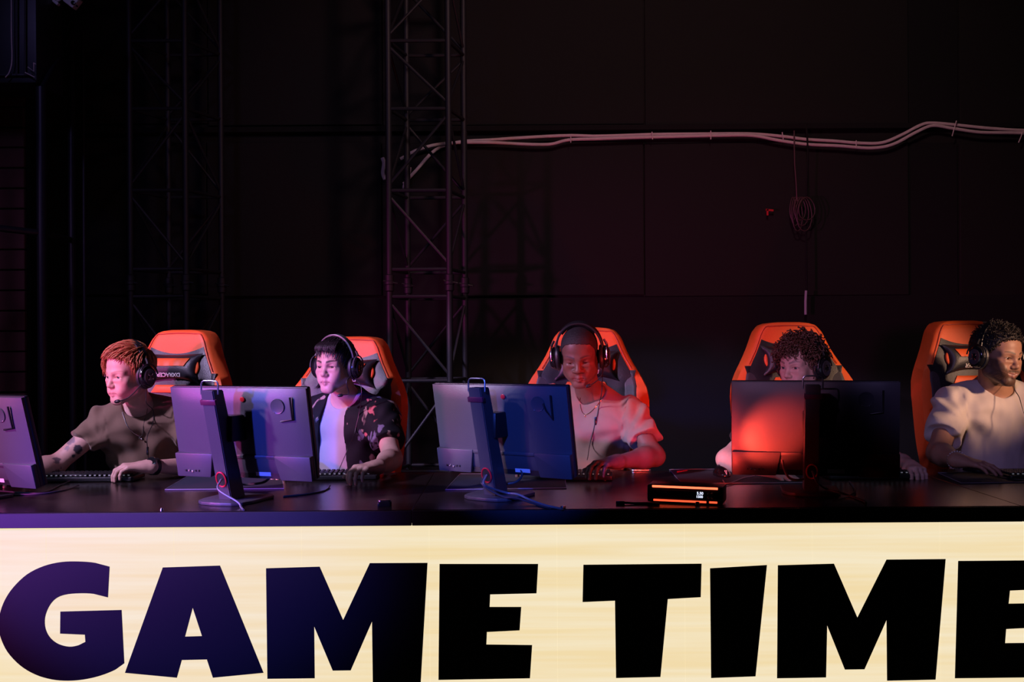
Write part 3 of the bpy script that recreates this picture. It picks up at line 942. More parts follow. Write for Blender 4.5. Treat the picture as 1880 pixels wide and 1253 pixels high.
# the same bars on the back of the unit throw red light on the players
m_rear = mat('bar_red_rear', (0.4, 0.03, 0.02), 0.4, emit=(1.0, 0.03, 0.012), estr=60)
MB().tube([(-0.105, UD / 2 + 0.002, UH - 0.004), (0.108, UD / 2 + 0.002, UH - 0.004)], 0.0036, 10).build('rear_light_bar', m_rear, un)
dl = bpy.data.lights.new('unit_red_light', 'SPOT')
dl.energy = 30.0
dl.color = (1.0, 0.04, 0.03)
dl.spot_size = math.radians(96)
dl.spot_blend = 1.0
dl.shadow_soft_size = 0.03
lo = bpy.data.objects.new('unit_red_light', dl)
COL.objects.link(lo)
lo.parent = un
lo.location = (0.06, UD / 2 + 0.012, UH - 0.004)
_t = rotm(-19).inverted() @ (Vector((0.58, 4.25, 1.08)) - Vector(un.location)) - Vector(lo.location)
lo.rotation_euler = _t.to_track_quat('-Z', 'Y').to_euler()
ds = bpy.data.lights.new('unit_end_light', 'SPOT')
ds.energy = 46.0
ds.color = (1.0, 0.055, 0.03)
ds.spot_size = math.radians(41)
ds.spot_blend = 0.85
ds.shadow_soft_size = 0.015
so = bpy.data.objects.new('unit_end_light', ds)
COL.objects.link(so)
so.parent = un
so.location = (UW / 2 - 0.012, UD / 2 + 0.014, UH - 0.012)
_t = rotm(-19).inverted() @ (P(1418, 796, 3.62) - Vector(un.location)) - Vector(so.location)
so.rotation_euler = _t.to_track_quat('-Z', 'Y').to_euler()
MB().box((UW / 2 - 0.012, UD / 2 + 0.002, UH - 0.022), (0.012, 0.004, 0.03), bev=0.001).build('rear_light_bar', m_rear, un)


# ------------------------------------------------------------------ gaming chairs
HWZ = [(0.44, 0.22), (0.52, 0.235), (0.62, 0.245), (0.74, 0.255), (0.86, 0.272), (0.96, 0.284), (1.03, 0.287), (1.09, 0.276), (1.14, 0.250), (1.19, 0.218), (1.24, 0.190), (1.28, 0.172), (1.315, 0.158), (1.34, 0.144), (1.358, 0.122), (1.368, 0.09), (1.371, 0.05)]


def hw_at(z):
    for (z0, w0), (z1, w1) in zip(HWZ, HWZ[1:]):
        if z <= z1:
            t = (z - z0) / (z1 - z0)
            return w0 + (w1 - w0) * max(0, min(1, t))
    return HWZ[-1][1]


def back_y(x, z):
    """front surface of the backrest"""
    lean = 0.20 + 0.155 * (z - 0.48) / 0.9
    wing = 0.055 * (abs(x) / 0.287) ** 2.5 * math.exp(-((z - 1.02) / 0.22) ** 2)
    lumbar = -0.03 * math.exp(-((z - 0.68) / 0.15) ** 2) * (1 - (x / 0.3) ** 2)
    return lean - wing + lumbar


def back_patch(rows, off, thick, n=14, pad=0.010):
    """rows: (z, x0, x1) or a list of per-row lists; padded slab lying on the backrest surface"""
    bm = bmesh.new()
    fr_, bk = [], []
    R_ = len(rows)
    for j, (z, x0, x1) in enumerate(rows):
        a, b = [], []
        for i in range(n + 1):
            u = i / n
            zz = z(u) if callable(z) else z
            x = x0 + (x1 - x0) * u
            ev = min(j, R_ - 1 - j) / max(1, R_ - 1) * 2
            eu = min(u, 1 - u) * 2
            e = min(1.0, min(ev * 5, eu * 5))
            y = back_y(x, zz) - off - pad * (1 - (1 - e) ** 2)
            a.append(bm.verts.new((x, y, zz)))
            b.append(bm.verts.new((x, back_y(x, zz) - off + thick, zz)))
        fr_.append(a)
        bk.append(b)
    for j in range(R_ - 1):
        for i in range(n):
            bm.faces.new((fr_[j][i], fr_[j][i + 1], fr_[j + 1][i + 1], fr_[j + 1][i]))
            bm.faces.new((bk[j][i + 1], bk[j][i], bk[j + 1][i], bk[j + 1][i + 1]))
        for (s, i) in ((0, 0), (1, n)):
            bm.faces.new((fr_[j][i], fr_[j + 1][i], bk[j + 1][i], bk[j][i]))
    for j in (0, R_ - 1):
        for i in range(n):
            bm.faces.new((fr_[j][i], fr_[j][i + 1], bk[j][i + 1], bk[j][i]))
    bmesh.ops.recalc_face_normals(bm, faces=bm.faces[:])
    b = MB()
    b._bm(bm)
    return b


def make_chair():
    root = empty('gaming_chair')
    zs = [0.44 + 0.93 * k / 44 for k in range(44)] + [1.358, 1.366, 1.371]
    zs = sorted(set(round(z, 4) for z in zs))
    back_patch([(z, -hw_at(z), hw_at(z)) for z in zs], 0.0, 0.085, 24, 0.016).build('backrest', m_orange, root, angle=60)
    # black front panel with a curved upper edge
    rows = []
    for k in range(26):
        t = k / 25
        zc = 0.47 + (1.262 - 0.47) * t
        w = min(hw_at(zc) - 0.042, 0.185 if zc < 1.12 else 0.3)
        rows.append((lambda u, zc=zc, t=t: zc + 0.030 * t ** 4 * ((2 * u - 1) ** 2), -w, w))
    back_patch(rows, 0.018, 0.016, 16, 0.006).build('black_panel', m_leather, root, angle=60)
    # black darts and grey inner strips of the shoulder wings
    for s in (-1, 1):
        rows = []
        for k in range(12):
            t = k / 11
            z = 0.80 + (1.165 - 0.80) * t
            xo = hw_at(z) - 0.052 + 0.030 * max(0, (t - 0.7) / 0.3)
            xi = max(0.150, xo - 0.075 * (1 - t * 0.2))
            rows.append((z, s * xi, s * xo))
        back_patch(rows, 0.014, 0.012, 8, 0.006).build('wing_panel', m_leather_grey, root, angle=60)
        b = MB()
        pts = [(s * (hw_at(z) + 0.000), back_y(hw_at(z), z) - 0.012, z) for z in (1.168, 1.155, 1.140, 1.128)]
        rows = [(1.172 - 0.012 * k, s * (hw_at(1.172 - 0.012 * k) - 0.060 + 0.004 * k), s * (hw_at(1.172 - 0.012 * k) - 0.004 - 0.010 * k)) for k in range(4)]
        back_patch(rows, 0.017, 0.012, 6, 0.002).build('wing_dart', m_leather, root, angle=60)
        # slot with orange crescent trim
        pts = []
        for k in range(13):
            a = math.radians(-100 + 200 * k / 12)
            x, z = s * (0.106 + 0.022 * math.cos(a)), 1.20 + 0.034 * math.sin(a)
            pts.append((x, back_y(x, z) - 0.031, z))
        MB().tube(pts, [0.0025 + 0.006 * math.sin(PI * k / 12) for k in range(13)], 8).build('slot_trim', m_orange, root)
    # orange stripe under the pillow
    rows = [(1.086 + 0.034 * k / 4, -0.105 + 0.020 * k / 4, 0.105 - 0.020 * k / 4) for k in range(5)]
    back_patch(rows, 0.030, 0.014, 10, 0.004).build('orange_stripe', m_orange, root, angle=60)
    # seam piping around the top panel
    pts = [(x, back_y(x, z) - 0.0165, z) for (x, z) in [(s_ * (hw_at(z_) - 0.02), z_) for s_, z_ in [(-1, 1.18 + 0.02 * k) for k in range(8)]] +
           [(-0.115 + 0.023 * k, 1.350 + 0.006 * math.sin(PI * k / 10)) for k in range(11)] + [(hw_at(z_) - 0.02, z_) for z_ in [1.32 - 0.02 * k for k in range(8)]]]
    MB().tube(spline(pts, 2), 0.0018, 6).build('piping', mat('piping_red', (0.45, 0.04, 0.02), 0.5), root)
    # head pillow: bow-shaped with pointed corners
    bm = bmesh.new()
    nx, nz = 28, 14
    pw_, ph_ = 0.150, 0.070
    grid = {}
    for side in (0, 1):
        for i in range(nx + 1):
            for j in range(nz + 1):
                u, v = -1 + 2 * i / nx, -1 + 2 * j / nz
                x = u * pw_ * (1 - 0.18 * (1 - v * v) * abs(u) ** 3)
                z = 1.193 + v * ph_ * (1 - 0.24 * (1 - u * u)) * (1.0 + 0.0 * u) + 0.010 * (1 - u * u)
                th = 0.040 * (max(0, 1 - u ** 4) ** 0.6) * (max(0, 1 - v ** 2) ** 0.5)
                th += 0.002 * math.sin(40 * u + 5 * v) * (1 - abs(v)) * abs(u)
                y = back_y(x, z) - 0.032 + (0.002 if side else -th)
                if side and (i in (0, nx) or j in (0, nz)):
                    grid[(1, i, j)] = grid[(0, i, j)]
                else:
                    grid[(side, i, j)] = bm.verts.new((x, y, z))
    for side in (0, 1):
        for i in range(nx):
            for j in range(nz):
                q = [grid[(side, i, j)], grid[(side, i + 1, j)], grid[(side, i + 1, j + 1)], grid[(side, i, j + 1)]]
                if len(set(q)) == 4:
                    bm.faces.new(q if side == 0 else q[::-1])
    b = MB()
    b._bm(bm)
    pil = b.build('head_pillow', m_leather, root, angle=70)

    def pil_y(x, z):
        u, v = x / pw_, (z - 1.203) / (ph_ * 0.8)
        th = 0.040 * (max(0, 1 - u ** 4) ** 0.6) * (max(0, 1 - v ** 2) ** 0.5)
        return back_y(x, z) - 0.032 - th
    bm = bmesh.new()
    g = []
    for j in range(5):
        row = []
        for i in range(17):
            v = j / 4
            z = 1.208 + 0.034 * v
            x = (-1 + 2 * i / 16) * (0.082 + 0.020 * v)
            row.append((bm.verts.new((x, pil_y(x, z) - 0.004 - 0.0015 * math.sin(i * 1.3), z)), bm.verts.new((x, pil_y(x, z) + 0.004, z))))
        g.append(row)
    for j in range(4):
        for i in range(16):
            bm.faces.new((g[j][i][0], g[j][i + 1][0], g[j + 1][i + 1][0], g[j + 1][i][0]))
    for i in range(16):
        for j in (0, 4):
            bm.faces.new((g[j][i][0], g[j][i + 1][0], g[j][i + 1][1], g[j][i][1]))
    for j in range(4):
        for i in (0, 16):
            bm.faces.new((g[j][i][0], g[j + 1][i][0], g[j + 1][i][1], g[j][i][1]))
    bmesh.ops.recalc_face_normals(bm, faces=bm.faces[:])
    b = MB()
    b._bm(bm)
    b.build('pillow_panel', m_orange, pil, angle=60)
    # lettering, sewn on upside down as in the photo
    mt = Matrix.Translation((0.002, 0, 1.168)) @ Matrix.Rotation(PI / 2, 4, 'X') @ Matrix.Rotation(PI, 4, 'Z')
    text_mesh('pillow_lettering', 'DXRACER', 0.026, m_white, pil, mt, 0.0005, shear=0.25, bold=0.0004,
              fit=lambda c: Vector((c.x * 1.05, pil_y(c.x, c.z) - 0.002 + c.y, c.z)))
    # seat
    def cushion(name, c, s, bev, m):
        MB().box(c, s, bev=bev, seg=4).build(name, m, root, angle=60)
    cushion('seat_cushion', (0, -0.02, 0.445), (0.36, 0.50, 0.09), 0.03, m_leather)
    for s in (-1, 1):
        MB().box((s * 0.215, -0.03, 0.460), (0.085, 0.50, 0.10), Matrix.Rotation(s * 0.25, 3, 'Y'), bev=0.035, seg=4).build('seat_bolster', m_orange, root, angle=60)
        arm = empty('armrest', (s * 0.31, 0.0, 0))
        arm.parent = root
        MB().box((0, 0.03, 0.50), (0.035, 0.06, 0.24), bev=0.008).build('post', m_black_plastic, arm)
        MB().box((0, 0.0, 0.635), (0.085, 0.25, 0.03), bev=0.012, seg=3).build('pad', m_black_plastic, arm)
        MB().box((-s * 0.08, 0.03, 0.385), (0.18, 0.05, 0.02), bev=0.005).build('bracket', m_black_plastic, arm)
    MB().box((0, 0.02, 0.375), (0.24, 0.26, 0.05), bev=0.01).build('tilt_mechanism', m_black_plastic, root)
    MB().lathe([(0.028, 0.10), (0.028, 0.24), (0.018, 0.245), (0.018, 0.36)], n=16).build('gas_lift', m_black_plastic, root)
    MB().lathe([(0.035, 0.07), (0.05, 0.075), (0.045, 0.12), (0.03, 0.125)], n=16).build('base_hub', m_black_plastic, root)
    for k in range(5):
        a = 2 * PI * k / 5 + 0.3
        d = Vector((math.cos(a), math.sin(a), 0))
        MB().tube([d * 0.03 + Vector((0, 0, 0.10)), d * 0.16 + Vector((0, 0, 0.095)), d * 0.30 + Vector((0, 0, 0.075))], [0.026, 0.022, 0.017], 10).build('base_spoke', m_black_plastic, root)
        Rk = Matrix.Rotation(a, 3, 'Z') @ Matrix.Rotation(PI / 2, 3, 'X')
        MB().lathe([(0.024, -0.022), (0.03, -0.018), (0.03, -0.004), (0.018, -0.003), (0.018, 0.003), (0.03, 0.004), (0.03, 0.018), (0.024, 0.022)], d * 0.30 + Vector((0, 0, 0.0305)), Rk, 16).build('castor', m_black_plastic, root)
    return root


chair_spots = [
    (322, 4.22, -17, 'orange and black gaming chair behind the ginger-haired player, upside-down white lettering in view', -0.010),
    (638, 4.30, -14, 'orange and black gaming chair behind the floral-shirt player', -0.045),
    (1076, 4.27, -9, 'orange and black gaming chair behind the buzz-cut player', 0.0),
    (1455, 4.27, 3, 'orange and black gaming chair behind the curly-haired player', 0.008),
    (1782, 4.27, 10, 'orange and black gaming chair behind the bearded player', 0.010)]
proto = make_chair()
for i, (px, Y, yaw, lab, dz) in enumerate(chair_spots):
    o = proto if i == 0 else copy_tree(proto)
    q = P(px, 640, Y + 0.30)
    th = math.radians(yaw)
    o.location = (q.x + 0.30 * math.sin(th), Y, 0)
    o.rotation_euler = (0, 0, th)
    if dz:
        o.scale = (1, 1, 1 + dz / 1.37)
    tag(o, lab, 'chair', 'orange and black gaming chairs at the desk')

# ------------------------------------------------------------------ implicit surfaces -> one continuous mesh
class Prim:
    def __init__(self, kind, k=0.02, op='u', **kw):
        self.kind, self.k, self.op = kind, k, op
        self.__dict__.update(kw)
        if kind == 'rc':
            self.a, self.b = np.array(self.a, float), np.array(self.b, float)
            self.bc = (self.a + self.b) / 2
            self.br = np.linalg.norm(self.b - self.a) / 2 + max(self.ra, self.rb)
        else:
            self.c = np.array(self.c, float)
            self.r = np.array(self.r, float)
            self.bc, self.br = self.c, float(self.r.max())

    def place(self, M, c, s=1.0):
        """move from a local frame into the world"""
        if self.kind == 'rc':
            return Prim('rc', self.k, self.op, a=M @ self.a * s + c, b=M @ self.b * s + c, ra=self.ra * s, rb=self.rb * s, cut=getattr(self, 'cut', False))
        R = getattr(self, 'R', None)
        return Prim('el', self.k, self.op, c=M @ self.c * s + c, r=self.r * s, R=(M if R is None else M @ R))

    def ev(self, p, inf=0.0):
        if self.kind == 'rc':
            ab = self.b - self.a
            L2 = ab @ ab
            q = p - self.a.astype(np.float32)
            t0 = (q @ ab.astype(np.float32)) / np.float32(L2)
            t = np.clip(t0, 0, 1)
            q -= t[:, None] * ab.astype(np.float32)
            d = np.sqrt(np.einsum('ij,ij->i', q, q)) - (np.float32(self.ra + inf) + np.float32(self.rb - self.ra) * t)
            if getattr(self, 'cut', False):
                d = np.maximum(d, (t0 - 1) * np.float32(math.sqrt(L2)))
            return d
        q = p - self.c.astype(np.float32)
        R = getattr(self, 'R', None)
        if R is not None:
            q = q @ R.astype(np.float32)
        r = (self.r + inf).astype(np.float32)
        q /= r
        k0 = np.sqrt(np.einsum('ij,ij->i', q, q))
        q /= r
        k1 = np.sqrt(np.einsum('ij,ij->i', q, q)) + np.float32(1e-9)
        return k0 * (k0 - 1) / k1


def rc(a, b, ra, rb, k=0.02, op='u', cut=False):
    return Prim('rc', k, op, a=a, b=b, ra=ra, rb=rb, cut=cut)


def el(c, r, k=0.02, op='u', R=None):
    if not isinstance(r, (tuple, list)):
        r = (r, r, r)
    return Prim('el', k, op, c=c, r=r, R=R) if R is not None else Prim('el', k, op, c=c, r=r)


def field(prims, pts, inf=0.0):
    """pts: (blocks, n, 3) with block centres for culling"""
    nb, n, _ = pts.shape
    d = np.full((nb, n), 0.5, np.float32)
    cen = pts.mean(axis=1)
    rad = np.linalg.norm(pts[:, 0] - cen, axis=1).max() if n > 1 else 0.0
    for pr in prims:
        far = np.linalg.norm(cen - pr.bc, axis=1)
        reach = pr.br + inf + rad + pr.k + 0.035
        idx = np.nonzero(far < reach)[0] if n > 1 else np.arange(nb)
        if len(idx) == 0:
            continue
        v = pr.ev(pts[idx].reshape(-1, 3), inf if pr.op == 'u' else getattr(pr, 'inf', 0.0)).reshape(len(idx), n)
        cur = d[idx]
        k = pr.k
        if pr.op == 'u':
            h = np.maximum(k - np.abs(cur - v), 0) / k
            d[idx] = np.minimum(cur, v) - h * h * k * 0.25
        else:
            w = -v
            h = np.maximum(k - np.abs(cur - w), 0) / k
            d[idx] = np.maximum(cur, w) + h * h * k * 0.25
    return d


def surface(prims, h, inf=0.0, disp=None, post=None, slack=0.012):
    """surface nets over the blocks the surface passes through"""
    B = 8
    lo = np.min([p.bc - p.br for p in prims if p.op == 'u'], axis=0) - 0.02 - inf
    hi = np.max([p.bc + p.br for p in prims if p.op == 'u'], axis=0) + 0.02 + inf
    nbk = np.ceil((hi - lo) / (h * B)).astype(int) + 1
    gi = np.stack(np.meshgrid(*[np.arange(x) for x in nbk], indexing='ij'), -1).reshape(-1, 3)
    cen = lo + (gi + 0.5) * h * B
    dc = field(prims, cen[:, None, :].astype(np.float32), inf)[:, 0]
    if post is not None:
        dc = post(cen, dc)
    gi = gi[np.abs(dc) < h * B * 0.87 * 1.1 + slack]
    l = np.arange(B + 1)
    loc = np.stack(np.meshgrid(l, l, l, indexing='ij'), -1).reshape(-1, 3)
    base = gi * B
    pts = (lo + (base[:, None, :] + loc[None]) * h).astype(np.float32)
    d = field(prims, pts, inf)
    flat = pts.reshape(-1, 3)
    if disp is not None:
        d = d - disp(flat).reshape(d.shape)
    if post is not None:
        d = post(flat, d.reshape(-1)).reshape(d.shape)
    d = d.reshape(-1, B + 1, B + 1, B + 1)
    s = d < 0
    # cells with mixed signs
    cs = [s[:, i:B + i, j:B + j, k:B + k] for i in (0, 1) for j in (0, 1) for k in (0, 1)]
    cnt = sum(c.astype(np.int8) for c in cs)
    bi, ci, cj, ck = np.nonzero((cnt > 0) & (cnt < 8))
    corner = np.array([(i, j, k) for i in (0, 1) for j in (0, 1) for k in (0, 1)])
    val = np.stack([d[bi, ci + i, cj + j, ck + k] for i, j, k in corner], 1)
    acc = np.zeros((len(bi), 3))
    num = np.zeros(len(bi))
    for a in range(8):
        for ax in range(3):
            if corner[a][ax] == 0:
                b = a + (4, 2, 1)[ax]
                va, vb = val[:, a], val[:, b]
                m = (va < 0) != (vb < 0)
                t = np.where(m, va / np.where(m, va - vb, 1), 0)
                p = np.repeat(corner[a][None].astype(float), len(bi), 0)
                p[:, ax] += t
                acc += np.where(m[:, None], p, 0)
                num += m
    cell = base[bi] + np.stack([ci, cj, ck], 1)
    verts = lo + (cell + acc / num[:, None]) * h
    dims = nbk * B + 2
    key = (cell[:, 0] * dims[1] + cell[:, 1]) * dims[2] + cell[:, 2]
    order = np.argsort(key)
    skey = key[order]

    def find(c):
        kk = (c[:, 0] * dims[1] + c[:, 1]) * dims[2] + c[:, 2]
        j = np.searchsorted(skey, kk)
        j = np.minimum(j, len(skey) - 1)
        ok = skey[j] == kk
        return order[j], ok
    quads = []
    for ax, (u, v) in enumerate(((1, 2), (2, 0), (0, 1))):
        b = (4, 2, 1)[ax]
        m = np.nonzero((val[:, 0] < 0) != (val[:, b] < 0))[0]
        c0 = cell[m]
        eu = np.zeros(3, int)
        eu[u] = 1
        ev_ = np.zeros(3, int)
        ev_[v] = 1
        i1, o1 = find(c0 - eu)
        i2, o2 = find(c0 - eu - ev_)
        i3, o3 = find(c0 - ev_)
        ok = o1 & o2 & o3
        q = np.stack([m, i1, i2, i3], 1)[ok]
        fl = val[m, 0][ok] > 0
        q[fl] = q[fl][:, ::-1]
        quads.append(q)
    return verts, np.concatenate(quads)


def np_mesh(name, verts, quads, m, parent, colors=None, smooth_it=0):
    if smooth_it:
        e = np.concatenate([quads[:, [0, 1]], quads[:, [1, 2]], quads[:, [2, 3]], quads[:, [3, 0]]])
        for _ in range(smooth_it):
            acc = np.zeros_like(verts)
            cnt = np.zeros(len(verts))
            np.add.at(acc, e[:, 0], verts[e[:, 1]])
            np.add.at(cnt, e[:, 0], 1)
            np.add.at(acc, e[:, 1], verts[e[:, 0]])
            np.add.at(cnt, e[:, 1], 1)
            verts = verts * 0.5 + 0.5 * acc / np.maximum(cnt, 1)[:, None]
    me = bpy.data.meshes.new(name)
    n = len(quads)
    me.vertices.add(len(verts))
    me.vertices.foreach_set('co', verts.astype(np.float32).ravel())
    me.loops.add(n * 4)
    me.loops.foreach_set('vertex_index', quads.astype(np.int32).ravel())
    me.polygons.add(n)
    me.polygons.foreach_set('loop_start', np.arange(n, dtype=np.int32) * 4)
    me.update(calc_edges=True)
    me.polygons.foreach_set('use_smooth', np.ones(n, bool))
    me.materials.append(m)
    if colors is not None:
        at = me.color_attributes.new('Col', 'FLOAT_COLOR', 'POINT')
        at.data.foreach_set('color', np.concatenate([colors, np.ones((len(colors), 1))], 1).astype(np.float32).ravel())
    o = bpy.data.objects.new(name, me)
    COL.objects.link(o)
    if parent:
        o.parent = parent
    return o


def wob(p, f, seed):
    """cheap smooth noise from a few sines"""
    rs = np.random.RandomState(seed)
    out = np.zeros(len(p), np.float32)
    p = p.astype(np.float32)
    for _ in range(5):
        w = (rs.normal(size=3) * f).astype(np.float32)
        out += np.sin(p @ w + np.float32(rs.uniform(0, 6.28)))
    return out / 5


# ------------------------------------------------------------------ skin
def skin_mat(name, rough=0.48, spec=0.4):
    m = bpy.data.materials.new(name)
    m.use_nodes = True
    nt = m.node_tree
    b = nt.nodes['Principled BSDF']
    at = nt.nodes.new('ShaderNodeVertexColor')
    at.layer_name = 'Col'
    tc = nt.nodes.new('ShaderNodeTexCoord')
    n = nt.nodes.new('ShaderNodeTexNoise')
    n.inputs['Scale'].default_value = 90
    n.inputs['Detail'].default_value = 4
    nt.links.new(tc.outputs['Object'], n.inputs['Vector'])
    hs = nt.nodes.new('ShaderNodeMapRange')
    hs.inputs['To Min'].default_value = 0.90
    hs.inputs['To Max'].default_value = 1.10
    nt.links.new(n.outputs['Fac'], hs.inputs['Value'])
    mx = nt.nodes.new('ShaderNodeVectorMath')
    mx.operation = 'SCALE'
    nt.links.new(at.outputs['Color'], mx.inputs[0])
    nt.links.new(hs.outputs['Result'], mx.inputs['Scale'])
    nt.links.new(mx.outputs['Vector'], b.inputs['Base Color'])
    b.inputs['Roughness'].default_value = rough
    b.inputs['Specular IOR Level'].default_value = spec
    n2 = nt.nodes.new('ShaderNodeTexNoise')
    n2.inputs['Scale'].default_value = 420
    nt.links.new(tc.outputs['Object'], n2.inputs['Vector'])
    bp = nt.nodes.new('ShaderNodeBump')
    bp.inputs['Strength'].default_value = 0.08
    bp.inputs['Distance'].default_value = 0.002
    nt.links.new(n2.outputs['Fac'], bp.inputs['Height'])
    nt.links.new(bp.outputs['Normal'], b.inputs['Normal'])
    return m


M_SKIN = skin_mat('skin')
m_eye_white = mat('eye_white', (0.42, 0.38, 0.38), 0.25, var=0.03)
m_pupil = mat('eye_pupil', (0.004, 0.004, 0.004), 0.12)


def head_prims(o):
    """local frame: face towards -Y, Z up, origin between the ears at eye height"""
    fw, jw, nw, lf = o.get('fw', 1.0), o.get('jw', 1.0), o.get('nw', 1.0), o.get('lips', 1.0)
    sm, op = o.get('smile', 0.0), o.get('lid', 0.78)
    L = []
    L.append(el((0, 0.018, 0.034), (0.074 * fw, 0.096, 0.083), 0.02))
    L.append(el((0, -0.038, 0.040), (0.060 * fw, 0.048, 0.056), 0.03))
    L.append(el((0, -0.022, -0.030), (0.060 * fw, 0.064, 0.068), 0.03))
    for s in (-1, 1):
        L.append(rc((s * 0.055 * fw, 0.006, -0.030), (s * 0.050 * jw, -0.010, -0.066), 0.016, 0.017, 0.03))
        L.append(rc((s * 0.050 * jw, -0.010, -0.068), (s * 0.018, -0.066, -0.100), 0.0165, 0.014, 0.025))
        L.append(el((s * 0.042 * fw, -0.060, -0.024), (0.022, 0.019, 0.017), 0.025))
        L.append(rc((s * 0.012, -0.083, 0.014), (s * 0.045 * fw, -0.066, 0.016), 0.0095, 0.0085, 0.02))
        L.append(el((s * 0.022, -0.074, -0.062), (0.020, 0.016, 0.020), 0.02))
        L.append(el((s * 0.036 * fw, -0.046, -0.050), (0.018, 0.023, 0.027), 0.03))
    L.append(rc((-0.012, -0.074, -0.101), (0.012, -0.074, -0.101), 0.0135, 0.0135, 0.02))
    L.append(rc((0, -0.040, -0.085), (0, -0.070, -0.095), 0.030, 0.016, 0.02))
    # sockets
    for s in (-1, 1):
        L.append(el((s * 0.0325, -0.096, -0.001), (0.017, 0.016, 0.011), 0.014, 's'))
    # lids, then slit
    for s in (-1, 1):
        L.append(el((s * 0.0320, -0.0690, -0.0005), (0.0160, 0.0148, 0.0140), 0.006))
        L.append(rc((s * 0.020, -0.0835, -0.0145), (s * 0.043, -0.078, -0.0135), 0.004, 0.004, 0.012))
        L.append(el((s * 0.0325, -0.0865, -0.0015 - (1 - op) * 0.004), (0.0135, 0.013, 0.0052 * op + 0.0008), 0.0025, 's'))
    # nose
    L.append(rc((0, -0.080, 0.010), (0, -0.0985, -0.026), 0.0080, 0.0098 * (0.5 + nw / 2), 0.012))
    L.append(el((0, -0.1015, -0.033), (0.0112 * nw, 0.0105, 0.0095), 0.008))
    for s in (-1, 1):
        L.append(el((s * 0.0115 * nw, -0.0925, -0.0365), (0.0082 * nw, 0.0095, 0.0075), 0.006))
        L.append(el((s * 0.0062 * nw, -0.0965, -0.0465), (0.0042 * nw, 0.0050, 0.0040), 0.003, 's'))
    L.append(rc((0, -0.088, -0.046), (0, -0.0875, -0.058), 0.007, 0.007, 0.012))
    # mouth
    cz = -0.0695
    up = 0.007 * sm
    wd = 0.0235 * o.get('mw', 1.12) + 0.005 * sm
    for s in (-1, 1):
        L.append(rc((0, -0.0905, cz + 0.0042), (s * wd, -0.0765, cz + 0.0005 + up), 0.0056 * lf, 0.0030, 0.005))
        L.append(rc((0, -0.0895, cz - 0.0062), (s * wd * 0.85, -0.0770, cz - 0.0015 + up), 0.0066 * lf, 0.0032, 0.005))
        L.append(rc((0, -0.0985, cz - 0.0004), (s * wd * 0.95, -0.0840, cz - 0.0002 + up), 0.0018 + 0.0016 * sm, 0.0014, 0.003, 's'))
        if sm:
            L.append(el((s * 0.040, -0.070, -0.048), (0.015, 0.014, 0.014), 0.015))
    # ears
    for s in (-1, 1):
        L.append(el((s * 0.0765 * fw, 0.012, -0.012), (0.0085, 0.019, 0.030), 0.008, R=np.array(Matrix.Rotation(-s * 0.35, 3, 'Z'))))
        L.append(el((s * 0.085 * fw, 0.008, -0.008), (0.005, 0.011, 0.018), 0.004, 's'))
    return L


def hand_prims(w, f, u, side, curl=(18, 42, 30), spread=0.10, sc_=1.0, thumb=(0.55, 0.72, -0.30), per=(0, 0, 0, 0)):
    """w wrist, f finger direction, u back of hand; side +1 left hand, -1 right hand"""
    f = np.array(Vector(f).normalized())
    u = np.array(u, float)
    u = u - (u @ f) * f
    u /= np.linalg.norm(u)
    r = np.cross(f, u)
    t = r * (1 if side > 0 else -1)
    w = np.array(w, float)
    L = []
    lat = (0.028, 0.0095, -0.0095, -0.027)
    kn = (0.090, 0.094, 0.089, 0.079)
    ln = (0.072, 0.080, 0.074, 0.057)
    rad = (0.0092, 0.0094, 0.0089, 0.0079)
    L.append(rc(w - f * 0.01 + t * 0.008, w + f * 0.03 + t * 0.012, 0.0225, 0.020, 0.02))
    L.append(rc(w - f * 0.01 - t * 0.008, w + f * 0.03 - t * 0.010, 0.0225, 0.019, 0.02))
    tips = []
    for i in range(4):
        k = w + sc_ * (f * kn[i] + t * lat[i] + u * (0.005 - 0.003 * abs(i - 1)))
        L.append(rc(w + f * 0.022 * sc_ + t * lat[i] * 0.55, k, 0.0165 * sc_, 0.0112 * sc_, 0.012))
        ang = 0.0
        p = k
        sp = spread * (1.5 - i) / 1.5
        dirf = f * math.cos(sp) + t * math.sin(sp)
        for j, fr_ in enumerate((0.46, 0.30, 0.24)):
            ang += math.radians(curl[j] + (per[i] if j == 0 else 0))
            dv = dirf * math.cos(ang) - u * math.sin(ang)
            q = p + dv * ln[i] * fr_ * sc_
            r0, r1 = rad[i] * (1 - 0.09 * j) * sc_, rad[i] * (1 - 0.09 * (j + 1)) * sc_
            L.append(rc(p, q, r0, r1, 0.004))
            p = q
        tips.append((p, dirf * math.cos(ang) - u * math.sin(ang), dirf * math.sin(ang) + u * math.cos(ang)))
    b = w + sc_ * (f * 0.026 + t * 0.024 - u * 0.006)
    dv = f * thumb[0] + t * thumb[1] + u * thumb[2]
    dv /= np.linalg.norm(dv)
    L.append(rc(w + f * 0.012 + t * 0.008, b, 0.018 * sc_, 0.0155 * sc_, 0.014))
    p = b
    for j, (l_, r0, r1) in enumerate(((0.042, 0.0145, 0.0112), (0.032, 0.0108, 0.0100), (0.025, 0.0098, 0.0082))):
        q = p + dv * l_ * sc_
        L.append(rc(p, q, r0 * sc_, r1 * sc_, 0.008))
        p = q
        dv = dv + f * 0.28 - t * 0.12
        dv /= np.linalg.norm(dv)
    return L, tips


def lock(mb, pts, r0, n=5):
    N = len(pts)
    mb.tube(pts, [r0 * (1.0 - 0.85 * (k / (N - 1)) ** 1.6) for k in range(N)], n)


CRAN_C, CRAN_R = Vector((0, 0.010, 0.034)), Vector((0.077, 0.100, 0.087))


